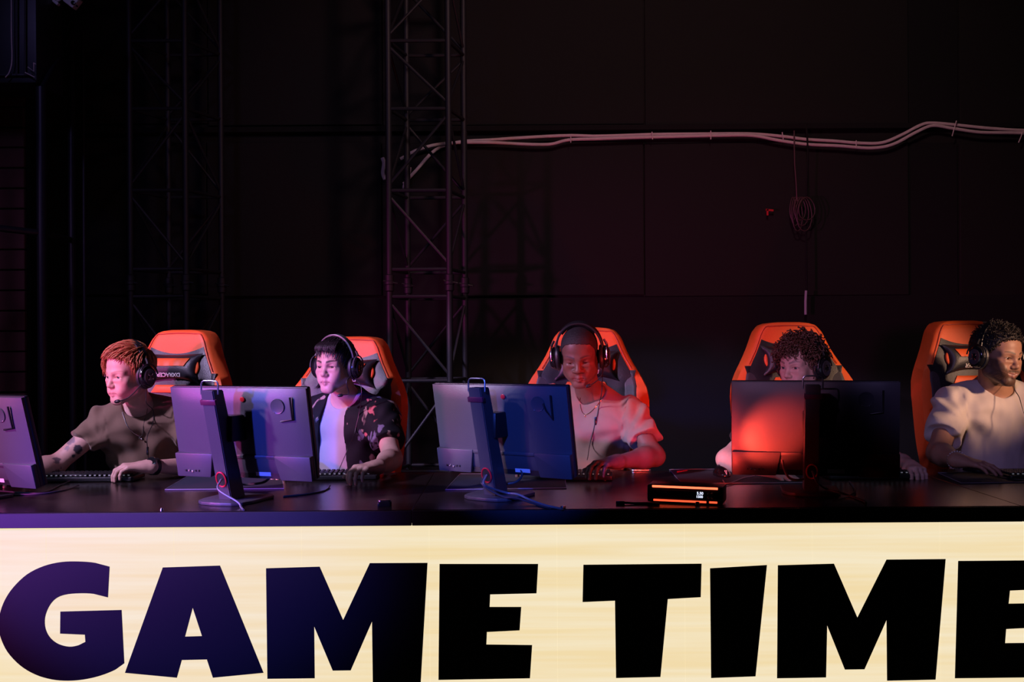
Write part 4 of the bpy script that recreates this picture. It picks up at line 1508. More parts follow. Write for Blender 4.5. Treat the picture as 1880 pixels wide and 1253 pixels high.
def hairline(y):
    return float(np.interp(y, [-0.105, -0.085, -0.06, -0.035, -0.015, 0.0, 0.03, 0.06, 0.12], [0.088, 0.080, 0.066, 0.030, 0.0, -0.012, -0.040, -0.066, -0.075]))


def hairline_np(y):
    return np.interp(y, [-0.105, -0.085, -0.06, -0.035, -0.015, 0.0, 0.03, 0.06, 0.12], [0.088, 0.080, 0.066, 0.030, 0.0, -0.012, -0.040, -0.066, -0.075])


def scalp_points(n, rng, low=0.0):
    out = []
    while len(out) < n:
        d = Vector((rng.gauss(0, 1), rng.gauss(0, 1), rng.gauss(0, 1))).normalized()
        p = Vector((d.x * CRAN_R.x, d.y * CRAN_R.y, d.z * CRAN_R.z)) + CRAN_C
        if p.z > hairline(p.y) + low:
            nrm = Vector((d.x / CRAN_R.x, d.y / CRAN_R.y, d.z / CRAN_R.z)).normalized()
            out.append((p, nrm))
    return out


def hair_cap(o, thick, rough_amp, rough_f, seed, M, c, m, parent, s=1.0):
    fw = o.get('fw', 1.0)
    prims = [el((0, 0.018, 0.034), (0.0755 * fw + thick, 0.0975 + thick, 0.0845 + thick), 0.02), el((0, -0.036, 0.042), (0.061 * fw + thick * 0.8, 0.049 + thick * 0.7, 0.057 + thick), 0.03)]

    def post(p, d):
        return np.maximum(d, (hairline_np(p[:, 1]) - p[:, 2]) * 0.8 + 0.003 * wob(p, 160, seed + 5) + 0.003 * wob(p, 600, seed + 6))

    def disp(p):
        return rough_amp * (wob(p, rough_f, seed) + 0.6 * wob(p, rough_f * 2.1, seed + 1))
    v, q = surface(prims, 0.0028, disp=disp, post=post)
    v = v @ np.array(M).T * s + np.array(c)
    return np_mesh('hair', v, q, m, parent)


def hair_locks(style, m, M, c, parent, rng, name='hair_locks', s=1.0):
    mb = MB()
    if style == 'swept':
        for (p, nrm) in scalp_points(1500, rng, 0.002):
            front = max(0.0, min(1.0, (-p.y + 0.02) / 0.1))
            top = max(0.0, nrm.z)
            side = -1.0
            flow = Vector((-0.55, -0.75, 0.0)) * top + Vector((0.1 * (1 if p.x > 0 else -1), 0.25 - 0.3 * front, -1.0)) * (1 - top)
            # right temple hair (image left) hangs down in front of the ear
            L = rng.uniform(0.055, 0.085) * (0.6 + 0.4 * top)
            pts = []
            lv = rng.uniform(0.45, 1.0)
            q = p.copy()
            for k in range(7):
                if k > 2 and q.z < 0.066 and q.y < -0.045 and q.x > -0.050:
                    break
                t = k / 6
                d = Vector(((q.x - CRAN_C.x) / CRAN_R.x, (q.y - CRAN_C.y) / CRAN_R.y, (q.z - CRAN_C.z) / CRAN_R.z))
                nn = Vector((d.x / CRAN_R.x, d.y / CRAN_R.y, d.z / CRAN_R.z)).normalized()
                lift = (0.010 + 0.026 * top * (0.45 + 0.55 * front)) * math.sin(PI * min(1, 0.15 + t * 0.72)) * lv + 0.003
                sc2 = 1 / max(1e-6, d.length)
                surf = Vector((d.x * sc2 * CRAN_R.x, d.y * sc2 * CRAN_R.y, d.z * sc2 * CRAN_R.z)) + CRAN_C
                pts.append(surf + nn * lift)
                fl = flow - nn * flow.dot(nn)
                if front > 0.6 and top > 0.25:
                    fl += Vector((-0.25, 0.0, -0.35)) * t
                    fl -= nn * fl.dot(nn)
                fl.normalize()
                fl += Vector((rng.uniform(-0.07, 0.07), rng.uniform(-0.07, 0.07), rng.uniform(-0.07, 0.07)))
                q = surf + fl * (L / 6)
            lock(mb, pts, rng.uniform(0.0016, 0.0034))
        # fringe lock over the right temple
        for k in range(110):
            x0 = rng.uniform(-0.066, -0.030)
            st = Vector((x0 + 0.02, -0.075 + abs(x0) * 0.4, 0.112 - abs(x0) * 0.25))
            mid = Vector((x0 - 0.018, -0.092 + abs(x0) * 0.55, 0.082 - abs(x0) * 0.2))
            en = Vector((-0.078 + rng.uniform(-0.006, 0.004), -0.050 + rng.uniform(-0.02, 0.015), rng.uniform(-0.002, 0.04)))
            lock(mb, spline([st, mid, en], 4), rng.uniform(0.0014, 0.0030))
    elif style == 'fringe':
        for (p, nrm) in scalp_points(1000, rng, 0.0):
            top = max(0.0, nrm.z)
            flow = Vector((p.x * 2.5, -1.0, -0.2)) * top + Vector((0, -0.2, -1.0)) * (1 - top)
            L = rng.uniform(0.03, 0.05)
            pts = []
            q = p.copy()
            for k in range(5):
                t = k / 4
                d = Vector(((q.x - CRAN_C.x) / CRAN_R.x, (q.y - CRAN_C.y) / CRAN_R.y, (q.z - CRAN_C.z) / CRAN_R.z))
                nn = Vector((d.x / CRAN_R.x, d.y / CRAN_R.y, d.z / CRAN_R.z)).normalized()
                s2 = 1 / d.length
                surf = Vector((d.x * s2 * CRAN_R.x, d.y * s2 * CRAN_R.y, d.z * s2 * CRAN_R.z)) + CRAN_C
                pts.append(surf + nn * (0.003 + 0.010 * top * math.sin(PI * (0.2 + 0.6 * t))))
                fl = flow - nn * flow.dot(nn)
                fl.normalize()
                fl += Vector((rng.uniform(-0.15, 0.15), rng.uniform(-0.1, 0.1), rng.uniform(-0.1, 0.1)))
                q = surf + fl * (L / 4)
            lock(mb, pts, rng.uniform(0.0015, 0.0030))
        for k in range(60):
            x0 = -0.052 + 0.104 * k / 59
            y0 = -0.093 + 6.0 * x0 * x0
            lock(mb, spline([Vector((x0 * 0.9, y0 + 0.035, 0.108)), Vector((x0, y0 + 0.002, 0.092)), Vector((x0 + rng.uniform(-0.006, 0.004), y0 - 0.006, 0.066 + rng.uniform(-0.007, 0.010)))], 4), rng.uniform(0.0025, 0.004))
    elif style in ('curls', 'short_curls'):
        big = style == 'curls'
        n = 700 if big else 1000
        for (p, nrm) in scalp_points(n, rng, -0.005 if big else 0.002):
            top = max(0.0, nrm.z)
            L = rng.uniform(0.032, 0.058) * (0.7 + 0.5 * top) if big else rng.uniform(0.010, 0.018) * (1 + 1.1 * top)
            R0 = rng.uniform(0.005, 0.0090) if big else rng.uniform(0.0030, 0.0050)
            turns = rng.uniform(1.6, 2.6) if big else 1.3
            ax = (nrm + Vector((rng.uniform(-0.5, 0.5), rng.uniform(-0.7, 0.3), rng.uniform(-0.7, 0.2)))).normalized()
            s1 = ax.orthogonal().normalized()
            s2 = ax.cross(s1)
            ph = rng.uniform(0, 6.28)
            pts = []
            K = int(8 * turns) if big else 8
            for k in range(K + 1):
                t = k / K
                a = ph + 2 * PI * turns * t
                g = Vector((0, -0.006, -0.020)) * t * t if big else Vector((0, 0, 0))
                pts.append(p + ax * (L * t) + s1 * R0 * math.cos(a) + s2 * R0 * math.sin(a) + g)
            mb.tube(pts, (0.0027 if big else 0.0017), 4)
        if big:
            for k in range(34):   # curls dropping over the forehead
                x0 = rng.uniform(-0.062, 0.052)
                st = Vector((x0, -0.088 + 6 * x0 * x0, 0.085))
                ph = rng.uniform(0, 6.28)
                Ld = rng.uniform(0.030, 0.056)
                R0 = rng.uniform(0.005, 0.009)
                lock(mb, [st + Vector((R0 * math.cos(ph + 9 * t / 12 * 1.2), -0.014 - 0.006 * t / 12 + R0 * 0.8 * math.sin(ph + 9 * t / 12 * 1.2), -Ld * t / 12)) for t in range(13)], 0.0030, 4)
    o = mb.build(name, m, parent, angle=180)
    me = o.data
    me.transform(Matrix.Translation(c) @ M.to_4x4() @ Matrix.Scale(s, 4))
    return o


def headset(c, M, label, fw=1.0, mic=1, grey=False, cable=None, tilt_back=0.0, fat=1.0, emblem=True, hs=1.0, mic_at=(0.046, -0.097, -0.097)):
    """over-ear headset worn on a head; mic +1 boom from the wearer's left cup, -1 from the right"""
    root = empty('headset', c, M)
    root.scale = (hs, hs, hs)
    tag(root, label, 'headset', 'over-ear gaming headsets on the players')
    ex = 0.083 * fw
    band = mat('headband_grey', (0.10, 0.10, 0.115), 0.35) if grey else m_black_plastic
    pts, ins = [], []
    for k in range(25):
        a = PI * (0.04 + 0.92 * k / 24)
        x, z = (ex + 0.012) * math.cos(a), 0.012 + 0.124 * math.sin(a) ** 0.9
        pts.append((x, 0.012 + 0.012 * math.sin(a) + tilt_back * math.sin(a), z))
        ins.append((x * 0.94, 0.012 + 0.012 * math.sin(a) + tilt_back * math.sin(a), z - 0.007))
    b = MB()
    b.tube(pts, 0.011, 10, squash=(0.42, 1.35) if False else (1.0, 1.0))
    # flatten the tube radially: rebuild as a swept strip
    b = MB()
    w2, th = 0.0145, 0.0045
    prof = [(-w2, -th), (w2, -th), (w2 + 0.002, 0), (w2, th), (-w2, th), (-w2 - 0.002, 0)]
    vs, fs = [], []
    for i, p in enumerate(pts):
        a = PI * (0.04 + 0.92 * i / 24)
        nrm = Vector((math.cos(a), 0, math.sin(a)))
        for (y, r) in prof:
            vs.append(Vector(p) + Vector((0, y, 0)) + nrm * r)
    n = len(prof)
    for i in range(24):
        for k in range(n):
            l = (k + 1) % n
            fs.append((i * n + k, i * n + l, (i + 1) * n + l, (i + 1) * n + k))
    fs += [tuple(range(n))[::-1], tuple(24 * n + k for k in range(n))]
    b._add(vs, fs)
    b.build('headband', band, root, angle=60)
    b = MB()
    vs, fs = [], []
    for i in range(5, 20):
        p = Vector(ins[i])
        a = PI * (0.04 + 0.92 * i / 24)
        nrm = Vector((math.cos(a), 0, math.sin(a)))
        pad = 0.006 * fat * math.sin(PI * (i - 4) / 16)
        for (y, r) in ((-0.013, -0.002), (-0.008, -0.003 - pad * 0.6), (0, -0.003 - pad * 0.7), (0.008, -0.003 - pad * 0.6), (0.013, -0.002), (0, 0.004)):
            vs.append(p + Vector((0, y, 0)) + nrm * r)
    for i in range(14):
        for k in range(6):
            l = (k + 1) % 6
            fs.append((i * 6 + k, i * 6 + l, (i + 1) * 6 + l, (i + 1) * 6 + k))
    b._add(vs, fs)
    b.build('headband_pad', m_leather, root, angle=60)
    for s in (-1, 1):
        cup = empty('ear_cup', (s * ex, 0.010, -0.012))
        cup.parent = root
        R = Matrix.Rotation(s * PI / 2, 3, 'Y') @ Matrix.Rotation(0, 3, 'Z')
        # lathe axis points outward
        MB().lathe([(0.030, -0.004), (0.042, -0.003), (0.046, 0.004), (0.044, 0.013), (0.036, 0.016)], (0, 0, 0), R, 28, 1.15, 0.95).build('ear_pad', m_leather, cup)
        sh = MB().lathe([(0.040, 0.014), (0.043, 0.018), (0.042, 0.026), (0.036, 0.034), (0.026, 0.038), (0.0, 0.039)], (0, 0, 0), R, 28, 1.12, 0.92).build('ear_shell', m_black_gloss, cup)
        MB().lathe([(0.0290, 0.0365), (0.0300, 0.0385), (0.0285, 0.0395), (0.0265, 0.0385)], (0, 0, 0), R, 28, 1.1, 0.92).build('shell_ring', m_cable_dark, sh)
        if emblem:
            for k in range(4):
                a = PI / 4 + k * PI / 2
                MB().box(R @ Vector((0.013 * math.cos(a), 0.013 * math.sin(a), 0.040)), (0.0025, 0.010, 0.0035), Matrix.Rotation(-s * a + s * PI / 2 * 0, 3, 'X'), bev=0.0008).build('emblem_bar', m_silver, sh)
        # yoke
        yk = []
        for k in range(11):
            a = PI * k / 10
            yk.append((s * (0.030), 0.045 * math.cos(a), 0.050 * math.sin(a) + 0.004))
        MB().tube(yk, 0.0028, 8).build('yoke', m_silver if grey is None else band, cup)
        MB().tube([(s * 0.030, 0.0, 0.053), (s * 0.026, 0.002, 0.062), (s * 0.018, 0.004, 0.075)], [0.006, 0.005, 0.005], 8).build('slider', m_black_plastic, cup)
    if mic:
        s = mic
        pts = spline([(s * (ex + 0.014), -0.020, -0.040), (s * (ex + 0.006), -0.055, -0.070), (s * (mic_at[0] + 0.022), mic_at[1] + 0.020, mic_at[2] + 0.008), (s * mic_at[0], mic_at[1], mic_at[2])], 5)
        MB().tube(pts, 0.0022, 8).build('mic_boom', m_cable_black, root)
        d = Vector((-s * 0.9, -0.45, -0.1)).normalized()
        MB().tube([Vector(pts[-1]) - d * 0.004, Vector(pts[-1]) + d * 0.002, Vector(pts[-1]) + d * 0.014, Vector(pts[-1]) + d * 0.020], [0.004, 0.0075, 0.0075, 0.004], 12).build('mic_foam', m_black_plastic, root)
    if cable:
        Mi = Matrix(M).inverted() * (1.0 / hs)
        pts = [Mi @ (Vector(p) - Vector(c)) for p in cable[0]]
        MB().tube(pts, 0.0018, 6).build('headset_cord', m_cable_black, root)
        if len(cable) > 1:
            q = Mi @ (min(cable[0], key=lambda p: abs(p.z - cable[1].z)) - Vector(c))
            MB().box(q, (0.010, 0.008, 0.034), Mi, bev=0.003).build('inline_control', m_black_gloss, root)
    return root


def np_(v):
    return np.array(v, float)


def person(spec):
    c = P(*spec['head'])
    M = rotm(spec['yaw'], spec.get('pitch', 0), spec.get('roll', 0))
    Mn, cn = np.array(M), np_(c)
    HS = spec.get('hs', 1.0)
    root = empty('person', (c.x, spec.get('pelvis_y', 4.42), 0.0))
    tag(root, spec['label'], 'person', 'players seated at the desk')
    off = Vector(root.location)
    J = {k: np_(P(*spec[k])) for k in ('nb', 'SR', 'SL', 'ER', 'EL', 'WR', 'WL')}
    pv = np.array([(J['SR'][0] + J['SL'][0]) / 2 * 0.7 + 0.3 * J['nb'][0] + spec.get('pv_dx', 0.0), spec.get('pelvis_y', 4.42), 0.585])
    zt = J['nb'] - pv
    zt /= np.linalg.norm(zt)
    xt = J['SL'] - J['SR']
    xt = xt - (xt @ zt) * zt
    xt /= np.linalg.norm(xt)
    yt = np.cross(zt, xt)
    T = np.stack([xt, yt, zt], 1)
    b = spec.get('build', 1.0)
    lerp = lambda t: pv + (J['nb'] - pv) * t
    torso = [el(pv, (0.165 * b, 0.120 * b, 0.115), 0.04, R=T),
             el(lerp(0.36), (0.148 * b, 0.108 * b, 0.160), 0.05, R=T),
             el(lerp(0.70) + yt * 0.012, (0.165 * b, 0.112 * b, 0.165), 0.05, R=T),
             rc(J['SR'], J['SL'], 0.052 * b, 0.052 * b, 0.05)]
    neck_top = cn + Mn @ np.array([0, 0.022, -0.055]) * HS
    nbase = J['nb'] + zt * -0.01
    neck = [rc(neck_top, nbase + yt * 0.012, 0.050 * spec.get('neck', 1), 0.058 * spec.get('neck', 1), 0.03)]
    for s in ('SR', 'SL'):
        torso.append(rc(nbase + zt * 0.035 + yt * 0.02, J[s] * 0.8 + nbase * 0.2 + zt * 0.004, 0.040, 0.046 * b, 0.045))
        torso.append(el(J[s] * 0.55 + lerp(0.78) * 0.45 - yt * 0.050, (0.075 * b, 0.045, 0.06), 0.04, R=T))
    arms = []
    tips_all = []
    for s, (S, E, W) in (('R', ('SR', 'ER', 'WR')), ('L', ('SL', 'EL', 'WL'))):
        S_, E_, W_ = J[S], J[E], J[W]
        a = spec.get('arm', 1.0)
        arms.append(rc(S_, E_, 0.050 * a, 0.040 * a, 0.03))
        arms.append(rc(E_, E_ + (W_ - E_) * 0.30, 0.040 * a, 0.042 * a, 0.03))
        arms.append(rc(E_ + (W_ - E_) * 0.28, W_, 0.042 * a, 0.026 * a, 0.03))
        hs = spec['hands'][s]
        hp, tips = hand_prims(W_, hs['f'], hs.get('u', (0, 0, 1)), 1 if s == 'L' else -1, hs.get('curl', (18, 42, 30)), hs.get('spread', 0.1), hs.get('sc', 1.0), hs.get('thumb', (0.55, 0.72, -0.3)), hs.get('per', (0, 0, 0, 0)))
        arms += hp
        tips_all.append(tips)
    hp = [p.place(Mn, cn, HS) for p in head_prims(spec.get('face', {}))]
    # the arms go first so their small blends never touch the head
    body = torso[2:] + neck + arms + hp       # below the chest the clothes take over
    v, q = surface(body, 0.0030)
    # colours painted by where things are on the body: lips, brows, beard, nails, tattoos
    base = np_(spec['skin'])
    col = np.repeat(base[None], len(v), 0)
    hl = (v - cn) @ Mn / HS
    fc = spec.get('face', {})

    def blend(mask, rgb):
        nonlocal col
        col = col * (1 - mask[:, None]) + np_(rgb)[None] * mask[:, None]

    def soft(d, w):
        return np.clip(0.5 - d / w, 0, 1)
    near = np.linalg.norm(hl, axis=1) < 0.16
    warm = soft(np.linalg.norm((hl - np.array([0, -0.1, -0.033])) / np.array([1, 1, 0.9]), axis=1) - 0.013, 0.02) * 0.35
    for s in (-1, 1):
        warm = np.maximum(warm, soft(np.linalg.norm(hl - np.array([s * 0.043, -0.07, -0.03]), axis=1) - 0.02, 0.03) * 0.25)
    blend(warm * near, base * np.array([1.05, 0.82, 0.78]))
    sm = fc.get('smile', 0.0)
    wd = 0.0245 * fc.get('mw', 1.12) + 0.005 * sm
    up = 0.007 * sm * (np.abs(hl[:, 0]) / wd) ** 1.5
    lipd = np.maximum(np.abs(hl[:, 2] + 0.0702 - up) - 0.0098 * fc.get('lips', 1.0) * np.clip(1 - (np.abs(hl[:, 0]) / wd) ** 2.2, 0, 1), hl[:, 1] + 0.074)
    blend(soft(lipd, 0.003) * near * 0.8, spec.get('lip', base * np.array([0.85, 0.5, 0.5])))
    # the parting of the lips: crease shade painted dark, tooth colour where teeth show
    blend(soft(np.maximum(np.abs(hl[:, 2] + 0.0698 - up) - 0.0010, np.abs(hl[:, 0]) - wd * 0.9), 0.0022) * (hl[:, 1] < -0.07) * near * 0.75, base * 0.18 if not fc.get('teeth') else (0.6, 0.55, 0.5))
    brow = spec.get('brow', (0.03, 0.02, 0.015))
    bx = np.abs(hl[:, 0])
    bz = 0.0195 + 0.006 * np.sin(np.clip((bx - 0.012) / 0.038, 0, 1) * 2.2) + fc.get('brow_dz', 0.0)
    bd = np.maximum(np.abs(hl[:, 2] - bz) - spec.get('brow_w', 0.0036) * np.clip(1.25 - (bx - 0.012) / 0.045, 0.3, 1), np.maximum(0.011 - bx, bx - 0.052))
    blend(soft(bd, 0.003) * (hl[:, 1] < -0.045) * near * spec.get('brow_a', 0.85), brow)
    # lashes: dark rim of the lids
    for s in (-1, 1):
        e = hl - np.array([s * 0.0325, -0.080, -0.0015 - (1 - fc.get('lid', 0.78)) * 0.004])
        ed = np.abs(np.sqrt((e[:, 0] / 0.0145) ** 2 + (e[:, 2] / (0.0060 * fc.get('lid', 0.78) + 0.0012)) ** 2) - 1)
        blend(np.clip(1 - ed / 0.35, 0, 1) * (e[:, 2] > -0.001) * (hl[:, 1] < -0.06) * near * 0.7, brow)
    if 'beard' in spec:
        z, y, x = hl[:, 2], hl[:, 1], np.abs(hl[:, 0])
        jaw = soft(z + 0.058 - np.clip((x - 0.028) * 1.3, 0, 0.06), 0.012) * (y < 0.005) * (z > -0.13)
        mous = soft(np.maximum(np.abs(z + 0.054) - 0.006, x - 0.032), 0.006) * (y < -0.07)
        chin = soft(np.maximum(np.abs(z + 0.098) - 0.022, x - 0.030), 0.012) * (y < -0.04)
        m_ = np.maximum(np.maximum(jaw * 0.9, mous), chin)
        m_ *= 1 - soft(lipd, 0.004)
        nz_ = 0.75 + 0.25 * wob(hl, 700, 3)
        blend(np.clip(m_ * nz_, 0, 1) * near * spec['beard'][1], spec['beard'][0])
    if 'stubble' in spec:
        blend(near * (hl[:, 2] > np.array(hairline_np(hl[:, 1])) + 0.004) * 0.9, spec['stubble'])
    # nails
    for tips in tips_all:
        for (tp, dv, up_) in tips:
            dd = np.linalg.norm(v - (tp + up_ * 0.006 - dv * 0.001), axis=1)
            blend(soft(dd - 0.0045, 0.002) * 0.6, spec.get('nail', base * np.array([1.1, 0.95, 0.95])))
    for (pt, rad, rgb, amt) in spec.get('tattoo', []):
        dd = np.linalg.norm(v - np_(P(*pt)), axis=1)
        blend(soft(dd - rad * (1 + 0.35 * wob(v, 260, int(pt[0]))), 0.004) * amt, rgb)
    np_mesh('body', v - np_(off), q, M_SKIN, root, col)
    # eyes
    Mi = M.to_4x4() @ Matrix.Scale(HS, 4)
    gaze = Matrix.Rotation(math.radians(spec.get('gaze', (0, 0))[0]), 3, 'Z') @ Matrix.Rotation(math.radians(spec.get('gaze', (0, 0))[1]), 3, 'X')
    iris = mat('iris_' + spec.get('iris', 'brown'), {'brown': (0.05, 0.022, 0.012), 'grey': (0.05, 0.06, 0.07)}[spec.get('iris', 'brown')], 0.15)
    for s in (-1, 1):
        b2 = MB()
        Rz = gaze @ Matrix.Rotation(PI / 2, 3, 'X')
        cen = Vector((s * 0.0322, -0.0690, -0.0012))
        r = 0.0128
        prof = []
        for k in range(15):
            a = -PI / 2 + PI * k / 14 * 0.999
            prof.append((r * math.cos(a) + 1e-5, r * math.sin(a)))
        b2.lathe(prof, cen, Rz, 20)
        nf = len(b2.f)
        mi = []
        for f in b2.f:
            cc = sum((Vector(b2.v[i]) for i in f), Vector()) / len(f) - cen
            ang = math.degrees(cc.angle(Rz @ Vector((0, 0, 1))))
            mi.append(2 if ang < 16 else (1 if ang < 34 else 0))
        b2.m = mi
        e = b2.build('eye', [m_eye_white, iris, m_pupil], root)
        e.data.transform(Matrix.Translation(c - off) @ Mi)
    # shirt: the torso swollen a little, cut at neck, sleeves and hem
    def shirt(name, m, inf, sleeve, wr, seed, opening=None, neck_r=0.058, neck_dz=0.004, hem=None):
        pr = [p for p in torso]
        for S, E in (('SR', 'ER'), ('SL', 'EL')):
            e = J[S] + (J[E] - J[S]) * sleeve
            pr.append(rc(J[S] - (J[E] - J[S]) * 0.02, e, 0.054 * b, 0.054 * b, 0.03, cut=True))
        nk = rc(J['nb'] + zt * (0.045 + neck_dz) - yt * 0.030, J['nb'] + zt * 0.20 - yt * 0.01, neck_r, neck_r + 0.05, 0.008, 's')
        pr.append(nk)

        def disp(p):
            l = (p - pv) @ T
            # folds fan out from the armpits and gather at the waist
            f1 = np.zeros(len(p))
            for si, S in ((-1, 'SR'), (1, 'SL')):
                a_ = (J[S] - pv) @ T
                dx, dz = (l[:, 0] - a_[0]) * -si, l[:, 2] - a_[2] + 0.03
                ang = np.arctan2(dz, dx + 0.02)
                rr = np.hypot(dx, dz)
                f1 += np.sin(ang * 9 + 18 * rr + seed) * np.exp(-((rr - 0.13) / 0.09) ** 2) * np.clip(rr / 0.09, 0, 1)
                fs_ = (l[:, 0] * si > abs(a_[0]) - 0.01)
                f1 += fs_ * 0.9 * np.sin(70 * (l[:, 2] + 0.5 * l[:, 1]) + 25 * l[:, 0] * si + seed * 2)
            w2 = wob(l * np.array([1.0, 1.0, 0.45]), 34, seed) * 0.9 + 0.3 * wob(l * np.array([1.2, 1, 0.8]), 48, seed + 3)
            return wr * (f1 * 0.8 + w2) * 0.55

        def post(p, d):
            if opening is not None:
                l = (p - pv) @ T
                d = np.maximum(d, opening(l))
            return np.maximum(d, (spec.get('hem', 0.60) - p[:, 2]))
        v, q = surface(pr, 0.0045, inf=inf, disp=disp, post=post)
        return np_mesh(name, v - np_(off), q, m, root, smooth_it=2)
    spec['_ctx'] = dict(J=J, pv=pv, T=T, zt=zt, yt=yt, xt=xt, c=c, M=M, root=root, off=off)
    for sh in spec['shirts']:
        shirt(**sh)
    # trousers and shoes, under the desk
    tr = [el(pv + np.array([0, 0, -0.02]), (0.185 * b, 0.14 * b, 0.11), 0.04)]
    for s in (-1, 1):
        hip = pv + np.array([s * 0.09, -0.02, -0.045])
        knee = np.array([pv[0] + s * 0.15, pv[1] - 0.44, 0.53])
        ank = np.array([pv[0] + s * 0.16, pv[1] - 0.40, 0.12])
        tr += [rc(hip, knee, 0.088, 0.066, 0.05), rc(knee, ank, 0.064, 0.052, 0.03)]
        sp_ = [rc(ank + np.array([0, 0.03, -0.075]), ank + np.array([0, -0.15, -0.082]), 0.042, 0.036, 0.02), rc(ank + np.array([0, 0.01, -0.04]), ank + np.array([0, 0, 0.0]), 0.045, 0.042, 0.03)]
        vv, qq = surface(sp_, 0.008, post=lambda p, d: np.maximum(d, 0.002 - p[:, 2]))
        np_mesh('shoe', vv - np_(off), qq, m_black_plastic, root)
    vv, qq = surface(tr, 0.011, disp=lambda p: 0.004 * wob(p, 40, 3))
    np_mesh('trousers', vv - np_(off), qq, mat('denim_dark', (0.02, 0.022, 0.03), 0.8), root)
    # hair
    rng = random.Random(spec['seed'])
    hc = spec['hair']
    hm = mat('hair_' + hc['name'], hc['rgb'], hc.get('rough', 0.42), var=0.45, scale=60, spec=0.5, bump=0.4, bscale=600)
    cc = c - off
    if hc['style'] == 'buzz':
        hair_cap(fc, 0.0022, 0.0012, 520, 5, M, cc, hm, root, HS)
    else:
        hair_cap(fc, {'swept': 0.008, 'fringe': 0.005, 'curls': 0.012, 'short_curls': 0.013}[hc['style']], 0.0022, 260, 5, M, cc, hm, root, HS)
        hair_locks(hc['style'], hm, M, cc, root, rng, s=HS)
    return root


# ------------------------------------------------------------------ shirts' fabrics
def fabric(name, color, rough=0.85, var=0.10):
    return mat(name, color, rough, var=var, scale=18, bump=0.25, bscale=900, spec=0.2, sheen=0.15)


def floral_mat():
    m = bpy.data.materials.new('floral_cotton')
    m.use_nodes = True
    nt = m.node_tree
    b = nt.nodes['Principled BSDF']
    b.inputs['Roughness'].default_value = 0.8
    b.inputs['Specular IOR Level'].default_value = 0.2
    tc = nt.nodes.new('ShaderNodeTexCoord')
    wn = nt.nodes.new('ShaderNodeTexNoise')
    wn.inputs['Scale'].default_value = 14
    nt.links.new(tc.outputs['Object'], wn.inputs['Vector'])
    add = nt.nodes.new('ShaderNodeVectorMath')
    add.operation = 'MULTIPLY_ADD'
    add.inputs[1].default_value = (0.05, 0.05, 0.05)
    nt.links.new(wn.outputs['Color'], add.inputs[0])
    nt.links.new(tc.outputs['Object'], add.inputs[2])
    prev = None
    base = nt.nodes.new('ShaderNodeRGB')
    base.outputs[0].default_value = (0.010, 0.010, 0.013, 1)
    prev = base.outputs[0]
    for (scale, lo, hi, rgb, seed) in ((15, 0.655, 0.68, (0.15, 0.15, 0.22), 0.0), (12, 0.69, 0.71, (0.60, 0.17, 0.17), 3.1), (14, 0.675, 0.695, (0.38, 0.27, 0.23), 7.7)):
        mp = nt.nodes.new('ShaderNodeMapping')
        mp.inputs['Location'].default_value = (seed, seed * 0.7, seed * 1.3)
        mp.inputs['Rotation'].default_value = (0.4 * seed, 0.6, 0.2 * seed)
        mp.inputs['Scale'].default_value = (1.0, 1.0, 0.55)
        nt.links.new(add.outputs[0], mp.inputs['Vector'])
        n = nt.nodes.new('ShaderNodeTexNoise')
        n.inputs['Scale'].default_value = scale
        n.inputs['Detail'].default_value = 2.5
        n.inputs['Roughness'].default_value = 0.65
        nt.links.new(mp.outputs['Vector'], n.inputs['Vector'])
        r = nt.nodes.new('ShaderNodeMapRange')
        r.inputs['From Min'].default_value = lo - 0.06
        r.inputs['From Max'].default_value = hi - 0.05
        nt.links.new(n.outputs['Fac'], r.inputs['Value'])
        mx = nt.nodes.new('ShaderNodeMix')
        mx.data_type = 'RGBA'
        nt.links.new(r.outputs['Result'], mx.inputs['Factor'])
        nt.links.new(prev, mx.inputs['A'])
        mx.inputs['B'].default_value = rgb + (1,)
        prev = mx.outputs['Result']
    nt.links.new(prev, b.inputs['Base Color'])
    return m


M_FLORAL = floral_mat()


def open_front(l):
    # V opening of the unbuttoned shirt, wider at the chest
    half = 0.058 + 0.03 * np.clip((0.40 - l[:, 2]) / 0.4, 0, 1)
    cx = -0.01
    return np.where(l[:, 1] < 0.0, np.minimum(half - np.abs(l[:, 0] - cx), 0.05), -0.02)


